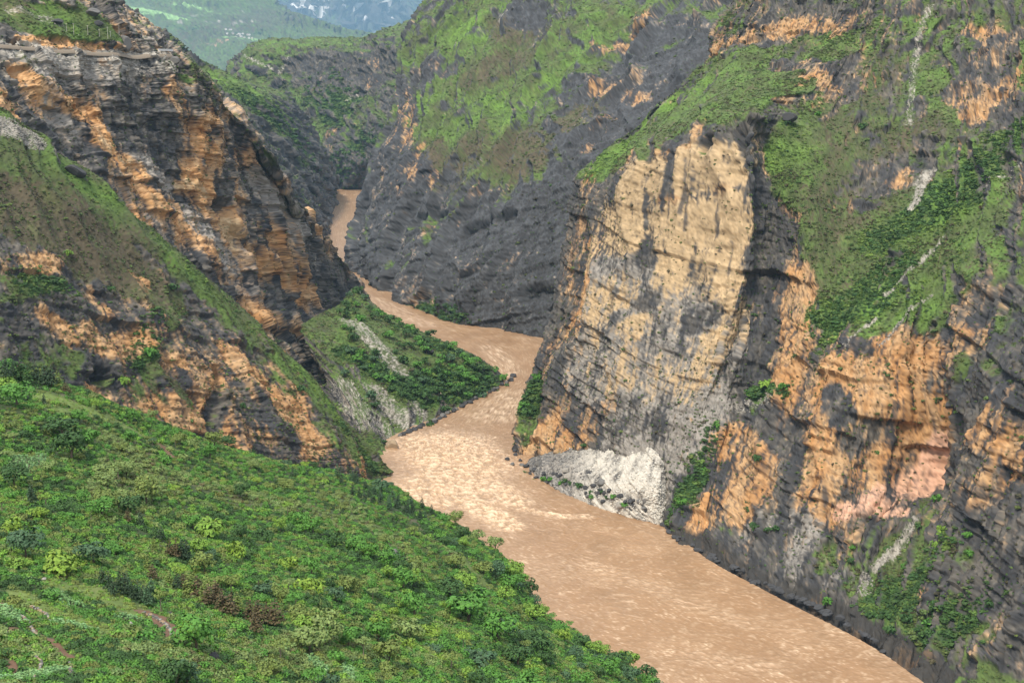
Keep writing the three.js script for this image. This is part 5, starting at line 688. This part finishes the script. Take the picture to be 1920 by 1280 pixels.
// ---------------------------------------------------------------- the mountain road, its guard wall and poles
{
  const L = lands.cliff, line = [[-40, 82], [20, 86], [80, 90], [140, 94], [200, 97], [250, 101], [300, 104], [330, 108]].flatMap(([x, y], k, a) => k + 1 < a.length ? [0, 0.2, 0.4, 0.6, 0.8].map((f) => [lerp(x, a[k + 1][0], f), lerp(y, a[k + 1][1], f)]) : [[x, y]]).map(([x, y]) => new THREE.Vector3(...L.point(L.find(x, y))));
  for (let pass = 0; pass < 3; pass++) for (let k = 1; k + 1 < line.length; k++) line[k].lerp(line[k - 1].clone().add(line[k + 1]).multiplyScalar(0.5), 0.5);
  const c = new THREE.CatmullRomCurve3(line), N = 120, pos = [], idx = [], P0 = new THREE.Vector3(), T0 = new THREE.Vector3();
  for (let k = 0; k <= N; k++) { c.getPointAt(k / N, P0); c.getTangentAt(k / N, T0); const l = Math.hypot(T0.x, T0.z), nx = -T0.z / l, nz = T0.x / l, side = nz > 0 ? 1 : -1; for (const [a, y] of [[-3, 0.6], [2.2, 0.4], [3.4, -3]]) pos.push(P0.x + nx * a * side, P0.y + 1 + y, P0.z + nz * a * side); }
  for (let k = 0; k < N; k++) for (let s = 0; s < 2; s++) { const a = k * 3 + s; idx.push(a, a + 3, a + 1, a + 1, a + 3, a + 4); }
  const g = new THREE.BufferGeometry(); g.setAttribute('position', new THREE.Float32BufferAttribute(pos, 3)); g.setIndex(idx); g.computeVertexNormals();
  const o = new THREE.Mesh(g, matte(0.24, 0.2, 0.155)); o.name = 'mountain_road'; scene.add(shade(o)); tag(o, 'pale dirt road cut across the steep mountain', 'road', null, 'structure');
  const at0 = L.point(L.find(290, 102)), at1 = L.point(L.find(316, 103)), w = new THREE.Group(); w.name = 'guard_wall'; w.position.set(...at0); const len = Math.hypot(at1[0] - at0[0], at1[2] - at0[2]);
  const box = new THREE.BoxGeometry(len, 1.8, 0.8), cap = new THREE.BoxGeometry(len + 0.4, 0.3, 1.1), a = new THREE.Mesh(box, matte(0.75, 0.74, 0.72)), b = new THREE.Mesh(cap, matte(0.68, 0.67, 0.65)); a.name = 'wall_body'; b.name = 'coping'; a.position.set(len / 2, 4.2, 3); b.position.set(len / 2, 5.25, 3); w.add(a, b); w.rotation.y = Math.atan2(-(at1[2] - at0[2]), at1[0] - at0[0]); scene.add(shade(w)); tag(w, 'short white guard wall at the outer bend of the mountain road', 'guard wall');
  const poleGeo = new THREE.CylinderGeometry(0.12, 0.2, 1, 7), barGeo = new THREE.BoxGeometry(1.6, 0.14, 0.14), insGeo = new THREE.CylinderGeometry(0.07, 0.09, 0.28, 6), pm = matte(0.55, 0.53, 0.5);
  for (const [x, y, h] of [[140, 60, 16], [168, 66, 15], [184, 70, 13], [199, 74, 18], [207, 78, 14], [226, 66, 17], [126, 54, 12], [152, 72, 12]]) {
    const p = L.point(L.find(x, y)), H = h * 0.62, q = new THREE.Group(); q.name = numbered('utility_pole'); q.position.set(...p);
    const s = new THREE.Mesh(poleGeo, pm); s.name = 'pole_shaft'; s.scale.y = H + 2; s.position.y = H / 2 - 1; const bar = new THREE.Mesh(barGeo, pm); bar.name = 'cross_arm'; bar.position.y = H - 0.5; q.add(s, bar); for (const d of [-0.65, 0.65]) { const i = new THREE.Mesh(insGeo, pm); i.name = 'insulator'; i.position.set(d, H - 0.28, 0); q.add(i); }
    scene.add(shade(q)); tag(q, 'thin pale utility pole on the grass above the mountain road', 'utility pole', 'utility poles above the mountain road');
  }
}
// ---------------------------------------------------------------- the far village
{
  const L = lands.far, walls = [matte(0.72, 0.7, 0.66), matte(0.55, 0.5, 0.44), matte(0.66, 0.6, 0.5)], roofs = [matte(0.2, 0.2, 0.21), matte(0.34, 0.3, 0.28)];
  const bodyG = new THREE.BoxGeometry(1, 1, 1), roofG = new THREE.CylinderGeometry(0.01, 0.78, 1, 4, 1); roofG.rotateY(Math.PI / 4); const winG = new THREE.BoxGeometry(0.12, 0.26, 0.04), winM = matte(0.05, 0.055, 0.065, 0.3);
  for (const [x, y, s] of [[421, 60, 5], [426, 64, 5], [431, 62, 4], [437, 65, 5], [442, 67, 4], [447, 66, 5], [452, 69, 5], [458, 70, 4], [463, 68, 5], [468, 71, 4], [424, 57, 4], [434, 59, 4], [445, 62, 4], [455, 64, 4], [466, 65, 4], [472, 70, 4], [533, 71, 5], [538, 72, 6], [544, 74, 5], [609, 66, 4]]) {
    const p = L.point(L.find(x, y)), m = -p[2] / FOCAL, w = s * m * rr(0.8, 1.1), o = new THREE.Group(); o.name = numbered('house'); o.position.set(...p); o.rotation.y = gauss() * 0.6;
    const b = new THREE.Mesh(bodyG, walls[Math.floor(R() * 3)]); b.name = 'house_wall'; b.scale.set(w, w * 0.7, w * 0.7); b.position.y = w * 0.3; const r = new THREE.Mesh(roofG, roofs[Math.floor(R() * 2)]); r.name = 'roof'; r.scale.set(w, w * 0.25, w * 0.75); r.position.y = w * 0.775; o.add(b, r);
    scene.add(shade(o)); tag(o, x < 500 ? 'tiny pale house in the far village on the farmed hills' : 'tiny pale house standing apart beyond the tableland rim', 'house', x < 500 ? 'houses of the far village' : 'far houses beyond the tableland rim');
  }
}

// ---------------------------------------------------------------- draw
const renderer = new THREE.WebGLRenderer({ antialias: true });
renderer.toneMapping = THREE.LinearToneMapping; renderer.toneMappingExposure = EXPOSURE;
renderer.shadowMap.enabled = true;
renderer.setSize(1024, 682);
renderer.render(scene, camera);
